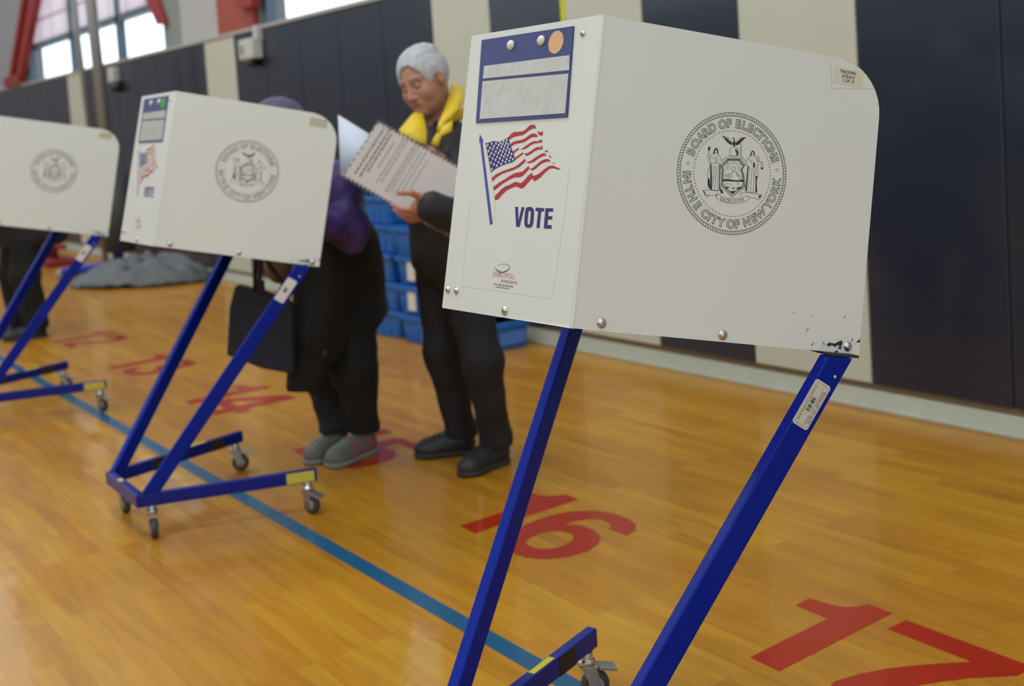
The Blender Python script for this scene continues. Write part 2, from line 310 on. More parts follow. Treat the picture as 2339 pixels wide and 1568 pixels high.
FLAG={'pole':[[(0.0632,0.3321),(0.0761,0.321),(0.0754,0.3148),(0.1337,0.1648),(0.1259,0.1622),(0.068,0.3143),(0.064,0.3171),(0.0633,0.3213)]],'canton':[[(0.0853,0.3146),(0.0955,0.3153),(0.1042,0.3179),(0.1167,0.3173),(0.128,0.3162),(0.1387,0.3188),(0.1527,0.3239),(0.1821,0.2819),(0.1721,0.2776),(0.1573,0.2751),(0.1404,0.2712),(0.1257,0.2665),(0.1112,0.2594)]],'stars':[(0.0923,0.3103),(0.105,0.3132),(0.1185,0.3132),(0.1313,0.3139),(0.1413,0.3164),(0.1501,0.3192),(0.1014,0.3054),(0.1131,0.3082),(0.1276,0.3099),(0.1384,0.3117),(0.1497,0.3135),(0.0974,0.2996),(0.1105,0.3028),(0.1238,0.3047),(0.136,0.3065),(0.1462,0.3086),(0.1566,0.3107),(0.1069,0.2951),(0.1205,0.2983),(0.1331,0.3001),(0.1444,0.3026),(0.1552,0.3047),(0.1027,0.2893),(0.1163,0.2925),(0.1291,0.2949),(0.1414,0.2973),(0.1524,0.2995),(0.1625,0.3016),(0.1127,0.2854),(0.1265,0.2881),(0.1389,0.291),(0.1502,0.2933),(0.1613,0.2959),(0.1088,0.2778),(0.1222,0.2825),(0.1353,0.2853),(0.1471,0.2882),(0.1583,0.2906),(0.1687,0.293),(0.1187,0.2744),(0.1321,0.2782),(0.1446,0.2812),(0.1562,0.2841),(0.1673,0.2867),(0.1136,0.2652),(0.1281,0.2715),(0.1415,0.2749),(0.1537,0.2782),(0.1649,0.2801),(0.1747,0.2833)],'red':[[(0.1527,0.3239),(0.1609,0.3297),(0.1689,0.3334),(0.1797,0.3331),(0.1882,0.3337),(0.1966,0.3342),(0.2043,0.3383),(0.2128,0.3439),(0.2209,0.3452),(0.2279,0.3441),(0.2324,0.3378),(0.2251,0.3383),(0.2151,0.336),(0.2055,0.3311),(0.1957,0.3267),(0.1873,0.3263),(0.1768,0.3252),(0.1684,0.3239),(0.1562,0.3191)],[(0.2364,0.3328),(0.2449,0.3306),(0.2523,0.3323),(0.2529,0.3252),(0.2459,0.3247),(0.2403,0.3275)],[(0.1615,0.311),(0.1698,0.3155),(0.1803,0.3169),(0.1929,0.3182),(0.2031,0.3206),(0.2127,0.3256),(0.2226,0.329),(0.233,0.3283),(0.2376,0.3256),(0.2391,0.3223),(0.2298,0.3228),(0.2197,0.3215),(0.21,0.3172),(0.2001,0.3135),(0.1897,0.3124),(0.177,0.3113),(0.1648,0.3072)],[(0.2426,0.3171),(0.2529,0.3168),(0.2531,0.3119),(0.2448,0.3125)],[(0.1714,0.2975),(0.1788,0.3007),(0.1872,0.3045),(0.189,0.3012),(0.1814,0.298),(0.1747,0.2935)],[(0.1927,0.3009),(0.2016,0.3043),(0.2114,0.3087),(0.2231,0.3136),(0.2331,0.3154),(0.2435,0.3142),(0.2444,0.3112),(0.2337,0.3115),(0.2218,0.3084),(0.2123,0.3034),(0.2022,0.301)],[(0.25,0.306),(0.2539,0.3068),(0.2573,0.302),(0.2536,0.3024)],[(0.1793,0.2855),(0.1872,0.2894),(0.201,0.2957),(0.2046,0.2931),(0.1957,0.2893),(0.182,0.2826)],[(0.2056,0.2931),(0.2159,0.2942),(0.2275,0.2992),(0.2371,0.3036),(0.2451,0.3048),(0.2536,0.3027),(0.2565,0.2994),(0.2458,0.3002),(0.2341,0.2972),(0.2246,0.2921),(0.2127,0.2888)],[(0.2627,0.2961),(0.2679,0.2988),(0.2738,0.2957),(0.267,0.2948)],[(0.1153,0.249),(0.1276,0.2558),(0.1444,0.2611),(0.1612,0.2651),(0.178,0.2683),(0.192,0.2735),(0.2016,0.2794),(0.2082,0.2839),(0.2131,0.2799),(0.2045,0.2747),(0.195,0.2689),(0.1788,0.2637),(0.162,0.2604),(0.1452,0.2564),(0.1308,0.2504),(0.1188,0.2423)],[(0.2145,0.2779),(0.2267,0.2798),(0.2381,0.2855),(0.2495,0.2905),(0.2621,0.2936),(0.2699,0.289),(0.258,0.2878),(0.2466,0.2835),(0.2352,0.2778),(0.2211,0.2757)],[(0.2744,0.2883),(0.2799,0.2888),(0.2837,0.2837)],[(0.1235,0.2322),(0.1392,0.2404),(0.1557,0.2465),(0.1719,0.2538),(0.1861,0.2584),(0.1966,0.2593),(0.2069,0.261),(0.2144,0.2662),(0.2215,0.2707),(0.2257,0.2668),(0.2176,0.2597),(0.2082,0.2532),(0.2002,0.2506),(0.1853,0.2505),(0.1689,0.2459),(0.1527,0.2391),(0.1385,0.2317),(0.1263,0.2255)],[(0.227,0.2655),(0.2349,0.2674),(0.2442,0.2732),(0.2554,0.2795),(0.2669,0.2826),(0.2769,0.2825),(0.2826,0.2783),(0.2717,0.2781),(0.26,0.2757),(0.2488,0.2699),(0.2396,0.2642),(0.2316,0.2627)],[(0.2861,0.2774),(0.2918,0.2761),(0.2965,0.2716)],[(0.1309,0.2155),(0.1403,0.2217),(0.15,0.2291),(0.1601,0.2339),(0.1747,0.2373),(0.1868,0.242),(0.1965,0.2414),(0.2042,0.2397),(0.2138,0.2447),(0.2229,0.2526),(0.2332,0.259),(0.2361,0.2539),(0.2414,0.2532),(0.2549,0.2577),(0.266,0.2641),(0.277,0.2698),(0.2887,0.2714),(0.2989,0.2688),(0.3122,0.2649),(0.3055,0.264),(0.2914,0.2666),(0.2816,0.266),(0.2707,0.2596),(0.2582,0.2501),(0.243,0.2433),(0.236,0.2487),(0.2267,0.2422),(0.2158,0.2331),(0.2079,0.2301),(0.1924,0.2341),(0.18,0.2314),(0.1657,0.2266),(0.152,0.2178),(0.1424,0.2097),(0.1334,0.2082)]],'vote':[[(0.1955,0.1973),(0.2041,0.1971),(0.2096,0.1732),(0.2145,0.1973),(0.2229,0.1971),(0.2144,0.1615),(0.2044,0.1616)],[(0.2544,0.1972),(0.278,0.1969),(0.2783,0.191),(0.2709,0.191),(0.2708,0.1616),(0.2623,0.1618),(0.2623,0.1909),(0.255,0.1911)],[(0.2815,0.197),(0.3027,0.1969),(0.3028,0.1912),(0.2908,0.1912),(0.2911,0.1834),(0.3025,0.1833),(0.3026,0.1778),(0.2914,0.1776),(0.2916,0.1681),(0.303,0.168),(0.3033,0.1617),(0.2824,0.1617)]],'voteo':[[(0.2273,0.1957),(0.2305,0.1975),(0.2372,0.1981),(0.2435,0.1976),(0.2497,0.1937),(0.2516,0.1861),(0.2523,0.1695),(0.2493,0.163),(0.2415,0.1608),(0.232,0.1617),(0.2276,0.1661),(0.226,0.175),(0.2257,0.1892)],[(0.2382,0.1924),(0.2418,0.1896),(0.2426,0.1845),(0.2427,0.1692),(0.2399,0.1665),(0.2365,0.1683),(0.2355,0.174),(0.2352,0.1895)]],'loop':[[(0.0759,0.3155),(0.0853,0.3146),(0.1112,0.2594),(0.1263,0.2255),(0.1334,0.2082),(0.1366,0.1922),(0.1368,0.1789),(0.1354,0.1682),(0.1309,0.1643)]]}
LOGO={'swoosh':[[(0.16227,0.08999),(0.16798,0.09196),(0.17445,0.09317),(0.181,0.09378),(0.18764,0.09371),(0.1938,0.09237),(0.19746,0.09021),(0.19836,0.08807),(0.19695,0.08559),(0.19343,0.08316),(0.18726,0.08075),(0.18219,0.0794),(0.17671,0.07843)]],'swoosh2':[[(0.15456,0.08585),(0.15663,0.08376),(0.15958,0.08233)]],'dots':[(0.16061,0.08147,0.00147),(0.16511,0.07967,0.001997),(0.17132,0.07867,0.002517)],'base':[(0.14977,0.0689),(0.21604,0.06942)],'base2':[(0.17692,0.06017),(0.22401,0.06053)],'base3':[(0.15446,0.05404),(0.21386,0.05383)],'base4':[(0.16325,0.05028),(0.20445,0.04992)]}
POUCH={'outer':[[(0.0391,0.5139),(0.3086,0.5138),(0.3163,0.3553),(0.0493,0.3543)]],'top':[[(0.0391,0.5139),(0.3086,0.5138),(0.3132,0.4689),(0.0479,0.4709)]],'w1':[[(0.0566,0.4627),(0.3067,0.463),(0.31,0.4366),(0.0574,0.4384)]],'w2':[[(0.0573,0.4332),(0.3089,0.4306),(0.3109,0.3614),(0.0608,0.3607)]],'pts':[(0.135,0.4956),(0.224,0.4961),(0.2657,0.4895),(0.3335,0.4988)]}
SHEET={'line':[[(0.3342,0.2697),(0.3345,0.1934),(0.3246,0.0433),(0.0577,0.0441),(0.0546,0.2074)]],'screws':[(0.0144,0.0344),(0.0423,0.0345),(0.197,0.0115)]}
SIDE={'screws':[(0.0525,0.0123),(0.2797,0.0114),(0.5309,0.0117)]}
CHIP={'chips':[[(0.4877,0.013),(0.4944,0.0162),(0.5027,0.0142),(0.5103,0.0192),(0.5182,0.0216),(0.5198,0.0156),(0.5162,0.011),(0.5109,0.0131),(0.5052,0.0092),(0.499,0.0113),(0.4922,0.0082),(0.4886,0.0096)],[(0.5161,0.0127),(0.5192,0.0077),(0.5148,0.0047),(0.5114,0.0088)],[(0.504,0.0013),(0.5118,0.0045),(0.5113,-0.0007),(0.5053,-0.0017)],[(0.4761,-0.0018),(0.49,-0.0002),(0.4903,-0.0029),(0.4773,-0.0034)],[(0.548,0.0205),(0.5517,0.0243),(0.5555,0.0272),(0.5556,0.022),(0.5511,0.0204)],[(0.4559,0.0072),(0.4594,0.013),(0.4605,0.0121),(0.4579,0.0094)],[(0.5184,0.0644),(0.5199,0.065),(0.5204,0.0626),(0.5192,0.0622)],[(0.4499,0.0581),(0.4515,0.0622),(0.4524,0.0616),(0.4511,0.0585)],[(0.4435,0.0336),(0.4446,0.036),(0.4453,0.035),(0.4443,0.0334)],[(0.5383,0.025),(0.5398,0.0265),(0.5411,0.0234),(0.5395,0.023)],[(0.4137,0.0626),(0.415,0.0638),(0.4158,0.0628),(0.4148,0.0619)],[(0.4782,0.0166),(0.4811,0.0125),(0.4839,0.0105),(0.4797,0.0119)],[(0.5523,0.0489),(0.5543,0.05),(0.554,0.048)],[(0.5104,0.0541),(0.512,0.0546),(0.5118,0.0532)]]}
TRACK={'label':[[(0.4525,0.5084),(0.5167,0.5145),(0.5167,0.485),(0.4579,0.4755)]],'line':[[(0.4453,0.5137),(0.4517,0.4677),(0.5409,0.481)]],'pts':[(0.4819,0.5023),(0.483,0.494),(0.4847,0.4864)]}
RING={'ext':[(0.1674,0.2785),(0.3738,0.3045),(0.255,0.3984),(0.2804,0.1831)],'ext2':[(0.1736,0.2793),(0.3679,0.3038),(0.2566,0.3926),(0.2798,0.189)],'dotr':[(0.1975,0.2823),(0.3423,0.3006),(0.263,0.3674),(0.2789,0.2163)],'top':[('B',0.1868,0.3185),('O',0.1937,0.333),('A',0.2015,0.3473),('R',0.2108,0.3574),('D',0.2208,0.367),('O',0.2397,0.3768),('F',0.253,0.3809),('E',0.2717,0.3818),('L',0.2848,0.3805),('E',0.2967,0.3775),('C',0.3098,0.3733),('T',0.3216,0.368),('I',0.3291,0.3603),('O',0.3374,0.3516),('N',0.3456,0.3391),('S',0.3508,0.3268)],'bot':[('I',0.1831,0.2825),('N',0.1852,0.2715),('T',0.1917,0.2546),('H',0.1995,0.2429),('E',0.2085,0.2287),('C',0.2234,0.2152),('I',0.233,0.2104),('T',0.2424,0.2067),('Y',0.2556,0.202),('O',0.2748,0.2007),('F',0.2879,0.203),('N',0.3065,0.2089),('E',0.3195,0.2177),('W',0.3316,0.2285),('Y',0.3445,0.2455),('O',0.351,0.2584),('R',0.3572,0.2739),('K',0.3581,0.2883)],'circ':[(0.1824,0.298),(0.3556,0.3087)],'hh':[(0.2724,0.375),(0.2711,0.3881)]}
SEAL={'fill':[[(0.24191,0.35389),(0.25206,0.35069),(0.25736,0.347),(0.26364,0.34344),(0.26299,0.34026),(0.25689,0.34209),(0.25164,0.34535),(0.24731,0.34917)],[(0.28892,0.35728),(0.27979,0.35445),(0.27487,0.34936),(0.26944,0.34466),(0.27087,0.34043),(0.27556,0.34283),(0.27998,0.34784),(0.28441,0.35286)],[(0.26454,0.35371),(0.26662,0.35267),(0.26757,0.34838),(0.26948,0.34422),(0.26906,0.33887),(0.26614,0.33848),(0.26364,0.34344),(0.26567,0.34768),(0.26486,0.35066)],[(0.26951,0.33451),(0.27359,0.33329),(0.27648,0.32925),(0.27596,0.32477),(0.27264,0.32345),(0.27316,0.32793),(0.27094,0.33029)],[(0.21918,0.33353),(0.2226,0.32873),(0.21965,0.3244),(0.21727,0.32671)],[(0.23299,0.33186),(0.23668,0.32928),(0.23864,0.31988),(0.23644,0.32223),(0.23493,0.32729),(0.23273,0.32963),(0.23117,0.32592),(0.23076,0.3206),(0.22788,0.32022),(0.22907,0.32739)],[(0.22442,0.30226),(0.22634,0.30251),(0.23246,0.25824),(0.22954,0.25832)],[(0.24212,0.30541),(0.24442,0.30395),(0.24636,0.27438),(0.24945,0.25899),(0.24646,0.2595),(0.244,0.28285)],[(0.22313,0.27762),(0.22553,0.27792),(0.23002,0.25838),(0.22525,0.26216),(0.22271,0.26971)],[(0.30451,0.33667),(0.30834,0.33345),(0.30951,0.32695),(0.30741,0.328),(0.30686,0.33325),(0.30422,0.33468),(0.30252,0.3318),(0.30267,0.32561),(0.30012,0.32616),(0.30136,0.33342)],[(0.29753,0.30812),(0.29998,0.30843),(0.29902,0.29858),(0.29963,0.2642),(0.29673,0.26341),(0.29695,0.28506),(0.29706,0.29833)],[(0.314,0.29338),(0.3197,0.29144),(0.31791,0.28944),(0.31756,0.28319),(0.32055,0.26408),(0.31705,0.2641),(0.31559,0.28295)],[(0.30801,0.31744),(0.31151,0.31257),(0.31076,0.30538),(0.30744,0.3085)],[(0.32237,0.30908),(0.32844,0.30852),(0.32772,0.30576),(0.32417,0.3062)],[(0.25179,0.27856),(0.25944,0.28039),(0.27127,0.2801),(0.2791,0.28064),(0.29166,0.28352),(0.29211,0.27916),(0.28323,0.27895),(0.27154,0.2775),(0.2598,0.27692),(0.25215,0.2751)],[(0.25596,0.2668),(0.26671,0.26723),(0.26029,0.26294)],[(0.27847,0.26779),(0.29204,0.27033),(0.28375,0.26447)],[(0.26744,0.2603),(0.27911,0.26171),(0.27275,0.25655)],[(0.21537,0.25486),(0.21728,0.25509),(0.22187,0.24824),(0.22018,0.24777)],[(0.24272,0.25336),(0.24421,0.25311),(0.24234,0.24764),(0.24061,0.24743)],[(0.32544,0.26024),(0.32944,0.26028),(0.32648,0.25505),(0.32392,0.25563)],[(0.24773,0.26141),(0.25168,0.26101),(0.25521,0.25531),(0.25047,0.25386)],[(0.26884,0.26574),(0.27652,0.26755),(0.27485,0.26471)]],'line':[[(0.24191,0.35389),(0.25386,0.35226),(0.26143,0.34579),(0.26585,0.34594),(0.26681,0.35093),(0.26503,0.35378),(0.2626,0.35345),(0.26185,0.35114)],[(0.28892,0.35728),(0.27725,0.35499),(0.27195,0.34897),(0.2689,0.34503)],[(0.27943,0.34555),(0.28102,0.32367)],[(0.28138,0.34582),(0.28298,0.32392)],[(0.25742,0.31838),(0.25913,0.3208),(0.28353,0.32337),(0.28472,0.3215)],[(0.25716,0.31615),(0.28204,0.31867)],[(0.25705,0.31437),(0.28144,0.31683)],[(0.25716,0.31333),(0.28038,0.31563)],[(0.25019,0.2845),(0.25862,0.28819),(0.26611,0.29177),(0.2705,0.29497),(0.27565,0.29474),(0.28195,0.29113),(0.29022,0.28775)],[(0.25336,0.28227),(0.25876,0.28689)],[(0.25732,0.28188),(0.26347,0.2888)],[(0.26129,0.2815),(0.26726,0.29016)],[(0.26526,0.28112),(0.26841,0.28855)],[(0.27583,0.293),(0.28037,0.2874)],[(0.27903,0.29076),(0.28454,0.28528)],[(0.28277,0.2833),(0.28845,0.28577)],[(0.21917,0.32433),(0.21808,0.31631),(0.21995,0.30781),(0.22337,0.303)],[(0.22109,0.32459),(0.22095,0.31669),(0.22369,0.30917)],[(0.22792,0.31979),(0.2244,0.31626),(0.22312,0.30997),(0.22625,0.30337),(0.22631,0.29813)],[(0.23855,0.32075),(0.24286,0.31692),(0.24341,0.31172)],[(0.2435,0.31086),(0.24999,0.31433),(0.25539,0.31899)],[(0.24483,0.30752),(0.25132,0.31099),(0.2558,0.31509)],[(0.22668,0.30386),(0.24207,0.30585)],[(0.2246,0.30053),(0.22147,0.28877),(0.22142,0.28003),(0.2237,0.27682)],[(0.22787,0.30183),(0.23185,0.25948)],[(0.23285,0.30072),(0.23293,0.28147),(0.23283,0.26397)],[(0.23583,0.30022),(0.23772,0.27769),(0.23704,0.26098)],[(0.23959,0.30158),(0.24123,0.28601),(0.24321,0.26261)],[(0.2339,0.28159),(0.23222,0.27438)],[(0.2315,0.25812),(0.24602,0.25901)],[(0.22678,0.31219),(0.2314,0.31455)],[(0.23314,0.31653),(0.23471,0.30621)],[(0.23699,0.31703),(0.2376,0.30659)],[(0.3007,0.32535),(0.29567,0.32115),(0.29328,0.31553),(0.29606,0.30793)],[(0.30956,0.32651),(0.31355,0.3217),(0.31509,0.31658)],[(0.294,0.30855),(0.2874,0.31477),(0.28169,0.32199)],[(0.29444,0.31391),(0.28899,0.31852),(0.28463,0.32237)],[(0.30123,0.30594),(0.30091,0.28997),(0.3015,0.26531)],[(0.30624,0.30569),(0.30677,0.28628),(0.30699,0.26509)],[(0.31045,0.30357),(0.31214,0.28252),(0.31298,0.26493)],[(0.30074,0.26301),(0.3166,0.2636)],[(0.3139,0.32796),(0.31553,0.32196),(0.31786,0.31871)],[(0.31588,0.32822),(0.3188,0.32416),(0.31885,0.31884)],[(0.3149,0.31833),(0.32433,0.3191)],[(0.32433,0.3191),(0.32291,0.3087)],[(0.32433,0.3191),(0.32844,0.30852)],[(0.31527,0.31483),(0.31483,0.30945),(0.31253,0.2932)],[(0.31783,0.31427),(0.31735,0.30444),(0.31961,0.29231)],[(0.29781,0.31966),(0.30309,0.3168)],[(0.30469,0.32055),(0.30444,0.31343)],[(0.21537,0.25486),(0.22671,0.25754),(0.24616,0.25772)],[(0.22048,0.24763),(0.24019,0.24956)],[(0.22048,0.24763),(0.22515,0.24471),(0.22746,0.24585),(0.22618,0.24875)],[(0.24272,0.25336),(0.25295,0.2489),(0.26488,0.24726),(0.27662,0.24778),(0.28818,0.25048),(0.29769,0.25426),(0.30285,0.25708)],[(0.24047,0.24697),(0.24982,0.24153),(0.26376,0.23924),(0.27747,0.23971),(0.291,0.24245),(0.30046,0.24666),(0.30608,0.24997)],[(0.30285,0.25708),(0.30608,0.24997)],[(0.28732,0.25874),(0.30083,0.26214),(0.3298,0.26165)],[(0.32994,0.26034),(0.32676,0.25243),(0.31976,0.25248)],[(0.30616,0.25395),(0.31958,0.25423)],[(0.28834,0.25842),(0.28937,0.25326)],[(0.27933,0.27846),(0.28173,0.27436),(0.28368,0.2746)],[(0.25657,0.27038),(0.2622,0.27283)],[(0.26423,0.2722),(0.27014,0.27205)],[(0.28768,0.27421),(0.29079,0.27282)]],'shield':[[(0.25716,0.31615),(0.25519,0.31149),(0.24888,0.30628),(0.24547,0.30145),(0.24786,0.29737),(0.24888,0.29224),(0.24789,0.28772),(0.24889,0.2782),(0.25017,0.26609),(0.27237,0.25079),(0.29596,0.27081),(0.29398,0.28028),(0.29191,0.29061),(0.28825,0.29721),(0.2877,0.30244),(0.29204,0.3083),(0.28563,0.31278),(0.28104,0.31881)]],'circ':[(0.26845,0.32864,0.00904),(0.27,0.29975,0.003727),(0.23319,0.32531,0.002719),(0.30478,0.33121,0.002482)],'exc':[('E',0.25239,0.2449),('X',0.25738,0.244),('C',0.26333,0.24331),('E',0.26824,0.24328),('L',0.27313,0.24359),('S',0.27799,0.24417),('I',0.28234,0.24495),('O',0.28762,0.24645),('R',0.29383,0.24851)]}
D17={'one':[[(-1.912,1.984),(-1.921,2.281),(-2.029,2.285),(-2.032,2.343),(-1.995,2.347),(-1.96,2.354),(-1.932,2.368),(-1.916,2.388),(-1.905,2.421),(-1.831,2.42),(-1.82,1.981)]],'sev':[[(-1.783,2.339),(-1.782,2.41),(-1.466,2.409),(-1.442,2.408),(-1.447,2.346),(-1.477,2.307),(-1.51,2.263),(-1.539,2.212),(-1.565,2.159),(-1.585,2.11),(-1.597,2.056),(-1.606,2.003),(-1.693,2.003),(-1.703,2.033),(-1.687,2.1),(-1.664,2.16),(-1.635,2.212),(-1.597,2.27),(-1.55,2.333)]]}
D16={'one':[[(-3.175,1.982),(-3.241,2.338),(-3.194,2.369),(-3.172,2.416),(-3.104,2.413),(-3.091,1.982)]],'six':[[(-3.009,2.346),(-3.035,2.287),(-3.041,2.213),(-3.031,2.144),(-3.011,2.088),(-2.984,2.046),(-2.949,2.012),(-2.907,1.988),(-2.85,1.97),(-2.801,1.977),(-2.752,2.01),(-2.716,2.071),(-2.71,2.139),(-2.733,2.203),(-2.77,2.243),(-2.827,2.267),(-2.887,2.266),(-2.917,2.252),(-2.941,2.228),(-2.942,2.272),(-2.926,2.318),(-2.896,2.341),(-2.86,2.346),(-2.828,2.335),(-2.808,2.308),(-2.726,2.31),(-2.735,2.355),(-2.77,2.391),(-2.824,2.41),(-2.896,2.413),(-2.963,2.389)],[(-2.906,2.049),(-2.876,2.04),(-2.838,2.043),(-2.815,2.059),(-2.795,2.098),(-2.807,2.152),(-2.831,2.184),(-2.863,2.197),(-2.901,2.189),(-2.927,2.164),(-2.936,2.126),(-2.928,2.083)]]}
# ------------------------------------------------------------ voting booths
W_, D_, H_, SPL, Z0 = .3814, .5551, .5254, .3366, .9744
TH = .007
def make_booth(loc, rz, tau, near):
    root = empty('voting_booth', loc, rz)
    ct, st = math.cos(tau), math.sin(tau)
    eu = V((ct, 0, -st)); ez = V((st, 0, ct)); ev = V((0, 1, 0)); F = V((0, 0, Z0))
    sn = eu*math.cos(SPL) - ev*math.sin(SPL)        # near side direction
    sf = eu*math.cos(SPL) + ev*math.sin(SPL)
    nb = -eu; nn = sn.cross(ez); nf = -sf.cross(ez)
    Lp = F + ev*W_
    fb = lambda s, h, t=0: Lp - ev*s + ez*h + nb*t
    fn = lambda s, h, t=0: F + sn*s + ez*h + nn*t
    ff = lambda s, h, t=0: Lp + sf*s + ez*h + nf*t
    # back panel with its softly rounded folds
    mb = MB(); mb.prism([(.003, 0), (W_-.003, 0), (W_-.003, H_), (.003, H_)], fb, -TH, 0, 'white')
    back = mb.build('back_panel', root, .0015)
    # side panels, rounded top front corner
    R = .095
    def outline(j):
        pts = [(.003, 0), (D_, 0), (D_+.0, H_-R)]
        for k in range(1, 10):
            a = PI/2*k/9; pts.append((D_-R+R*math.cos(a), H_-R+R*math.sin(a)))
        pts += [(.003, H_)]
        return pts
    mb = MB(); mb.prism(outline(0), fn, -TH, 0, 'white'); side = mb.build('side_panel', root, .0015)
    mb = MB(); mb.prism(outline(1), lambda s, h, t: ff(s, h, t), -TH, 0, 'white'); side2 = mb.build('side_panel', root, .0015)
    for cn, ins in ((F, (-nb-nn)), (Lp, (-nb-nf))):
        ins = ins.normalized()*.0052
        mb = MB(); mb.tube([cn+ins+ez*.0003, cn+ins+ez*(H_-.0003)], .0049, 'white_fold', 24, caps=False); mb.build('corner_fold', root)
    # tray
    tr = MB(); q = [fb(.01, .035, -TH), fn(.005, .035, -TH), fn(D_-.01, .035, -TH), ff(D_-.01, .035, -TH), ff(.005, .035, -TH)]
    dn = -ez*.02
    n = 5; tr.add([p for p in q]+[p+dn for p in q], [tuple(range(n)), tuple(reversed(range(n, 2*n)))]+[(i, (i+1) % n, (i+1) % n+n, i+n) for i in range(n)], 'white_in')
    tr.build('writing_tray', root)
    # screws
    def screw(fr, s, h, par, r=.0085):
        mb = MB(); o = fr(s, h, 0); nrm = (fr(s, h, 1)-o)
        mb.lathe(o, nrm, [(0, r), (.0012, r), (.0018, r*.75), (.0035, r*.62), (.0048, r*.4), (.005, .0004)], 'zinc', 18)
        ang = s*40; d = V((math.cos(ang), math.sin(ang)))*r*.45; w = V((-d.y, d.x))*.22
        mb.add([fr(s+a.x, h+a.y, .0056) for a in (-d-w, d-w, d+w, -d+w)], [(0, 1, 2, 3)], 'ink_grey')
        return mb.build('screw', par)
    for s, h in SHEET['screws'] : screw(fb, s, h, back, .0068 if s < .1 else .0085)
    screw(fb, *POUCH['pts'][3], back, .0055)
    for s, h in SIDE['screws']: screw(fn, s, h, side)
    if not near:
        pass
    # ---- pouch
    mb = MB(); mb.prism([tuple(q) for q in POUCH['outer'][0]][::-1], fb, .0004, .0022, 'vinyl'); pouch = mb.build('document_pouch', back, .0006)
    pouch['label'] = 'blue vinyl pouch with two clear windows'
    for k in ('w1', 'w2'):
        mb = MB(); mb.prism([tuple(q) for q in POUCH[k][0]][::-1], fb, .0022, .003, 'clear'); mb.build('pouch_window', pouch)
    for s, h in POUCH['pts'][:2]:
        mb = MB(); mb.lathe(fb(s, h, .0022), nb, [(0, .0098), (.0025, .0095), (.005, .0075), (.0065, .004), (.0068, .0003)], 'button', 18); mb.build('button', pouch)
    s, h = POUCH['pts'][2]; gr = near != 'big'
    mb = MB(); mb.prism(disc((s, h), .0205, 28), fb, .0024, .0028, 'green_dot' if gr else 'orange'); d = mb.build('round_sticker', pouch)
    d['label'] = 'green round sticker' if gr else 'orange crayoned round sticker'
    # ---- print on the back panel
    e = .0004
    mb = MB()
    for p_ in FLAG['pole']: mb.prism(p_, fb, None, e, 'pole_ink')
    for p_ in FLAG['canton']: mb.prism(p_, fb, None, e, 'navy_ink')
    for p_ in FLAG['red']: mb.prism(p_, fb, None, e, 'red_ink')
    for s, h in FLAG['stars']:
        mb.prism([(s+(.0034 if k % 2 == 0 else .0018)*math.sin(PI*k/5), h+(.0034 if k % 2 == 0 else .0018)*math.cos(PI*k/5)) for k in range(10)], fb, None, e*2, 'star_white')
    mb.stroke(FLAG['loop'][0], .0003, fb, e, 'ink_grey')
    fl_ = mb.build('flag_print', back)
    mb = MB()
    for p_ in FLAG['vote']: mb.prism(p_, fb, None, e, 'navy_ink')
    mb.prism(FLAG['voteo'], fb, None, e, 'navy_ink'); mb.build('vote_lettering', back)
    mb = MB(); sw = LOGO['swoosh'][0]
    for i in range(len(sw)-1): mb.stroke(sw[i:i+2], .0006+.0012*i/len(sw), fb, e, 'ink_grey' if i < 6 else 'ink')
    mb.stroke(LOGO['swoosh2'][0], .0009, fb, e, 'ink')
    for s, h, r in LOGO['dots']: mb.prism(disc((s, h), r*.8, 12, r*1.1), fb, None, e, 'ink')
    for key, t_, hh, mm in (('base', 'SMARTPOLL', .009, 'red_fade'), ('base2', 'VOTING BOOTH', .0052, 'red_ink'), ('base3', 'TOLL FREE: 866 699-5656', .0034, 'ink'), ('base4', 'www.smartpoll.us', .0032, 'ink')):
        a, b_ = LOGO[key]
        text_on(mb, t_, fb, (a[0]+b_[0])/2, (a[1]+b_[1])/2+hh/2, hh, mm, width=b_[0]-a[0], hz=e)
    mb.build('maker_logo', back)
    mb = MB(); mb.stroke(SHEET['line'][0], .0004, fb, e*.5, 'ink_faint'); mb.build('print_sheet_edge', back)
    # ---- seal
    mb = MB(); cx = sum(p_[0] for p_ in RING['ext'])/4; cy = sum(p_[1] for p_ in RING['ext'])/4
    dist = lambda p_: math.hypot(p_[0]-cx, p_[1]-cy)
    ro = sum(map(dist, RING['ext']))/4; ri = sum(map(dist, RING['ext2']))/4; rd = sum(map(dist, RING['dotr']))/4
    lw = .0007
    for r in (ro, ri): mb.stroke(disc((cx, cy), r, 96), lw, fn, e, 'ink', True)
    for k in range(128):
        a = 2*PI*k/128; a2 = a+.035
        mb.stroke([(cx+ri*math.cos(a), cy+ri*math.sin(a)), (cx+ro*math.cos(a2), cy+ro*math.sin(a2))], .0009, fn, e, 'ink')
    for k in range(90):
        a = 2*PI*k/90; mb.prism(disc((cx+rd*math.cos(a), cy+rd*math.sin(a)), .00095, 8), fn, None, e, 'ink')
    rl = (ri+rd)/2+.0003; hl = .0142
    for grp, off in (('top', -PI/2), ('bot', PI/2)):
        for ch, s, h in RING[grp]:
            a = math.atan2(h-cy, s-cx)
            text_on(mb, ch, fn, cx+rl*math.cos(a), cy+rl*math.sin(a), hl, 'ink', ang=a+off, outline=.024, bold=.03, hz=.0003, sx=.95)
    for s, h in RING['circ']: mb.stroke(disc((s, h), .0024, 16), .0005, fn, e, 'ink', True)
    for p_ in SEAL['fill']: mb.prism(p_, fn, None, e, 'ink')
    for p_ in SEAL['line']: mb.stroke(p_, .00055, fn, e, 'ink')
    sh = SEAL['shield'][0]; scx = sum(p_[0] for p_ in sh)/len(sh); scy = sum(p_[1] for p_ in sh)/len(sh)
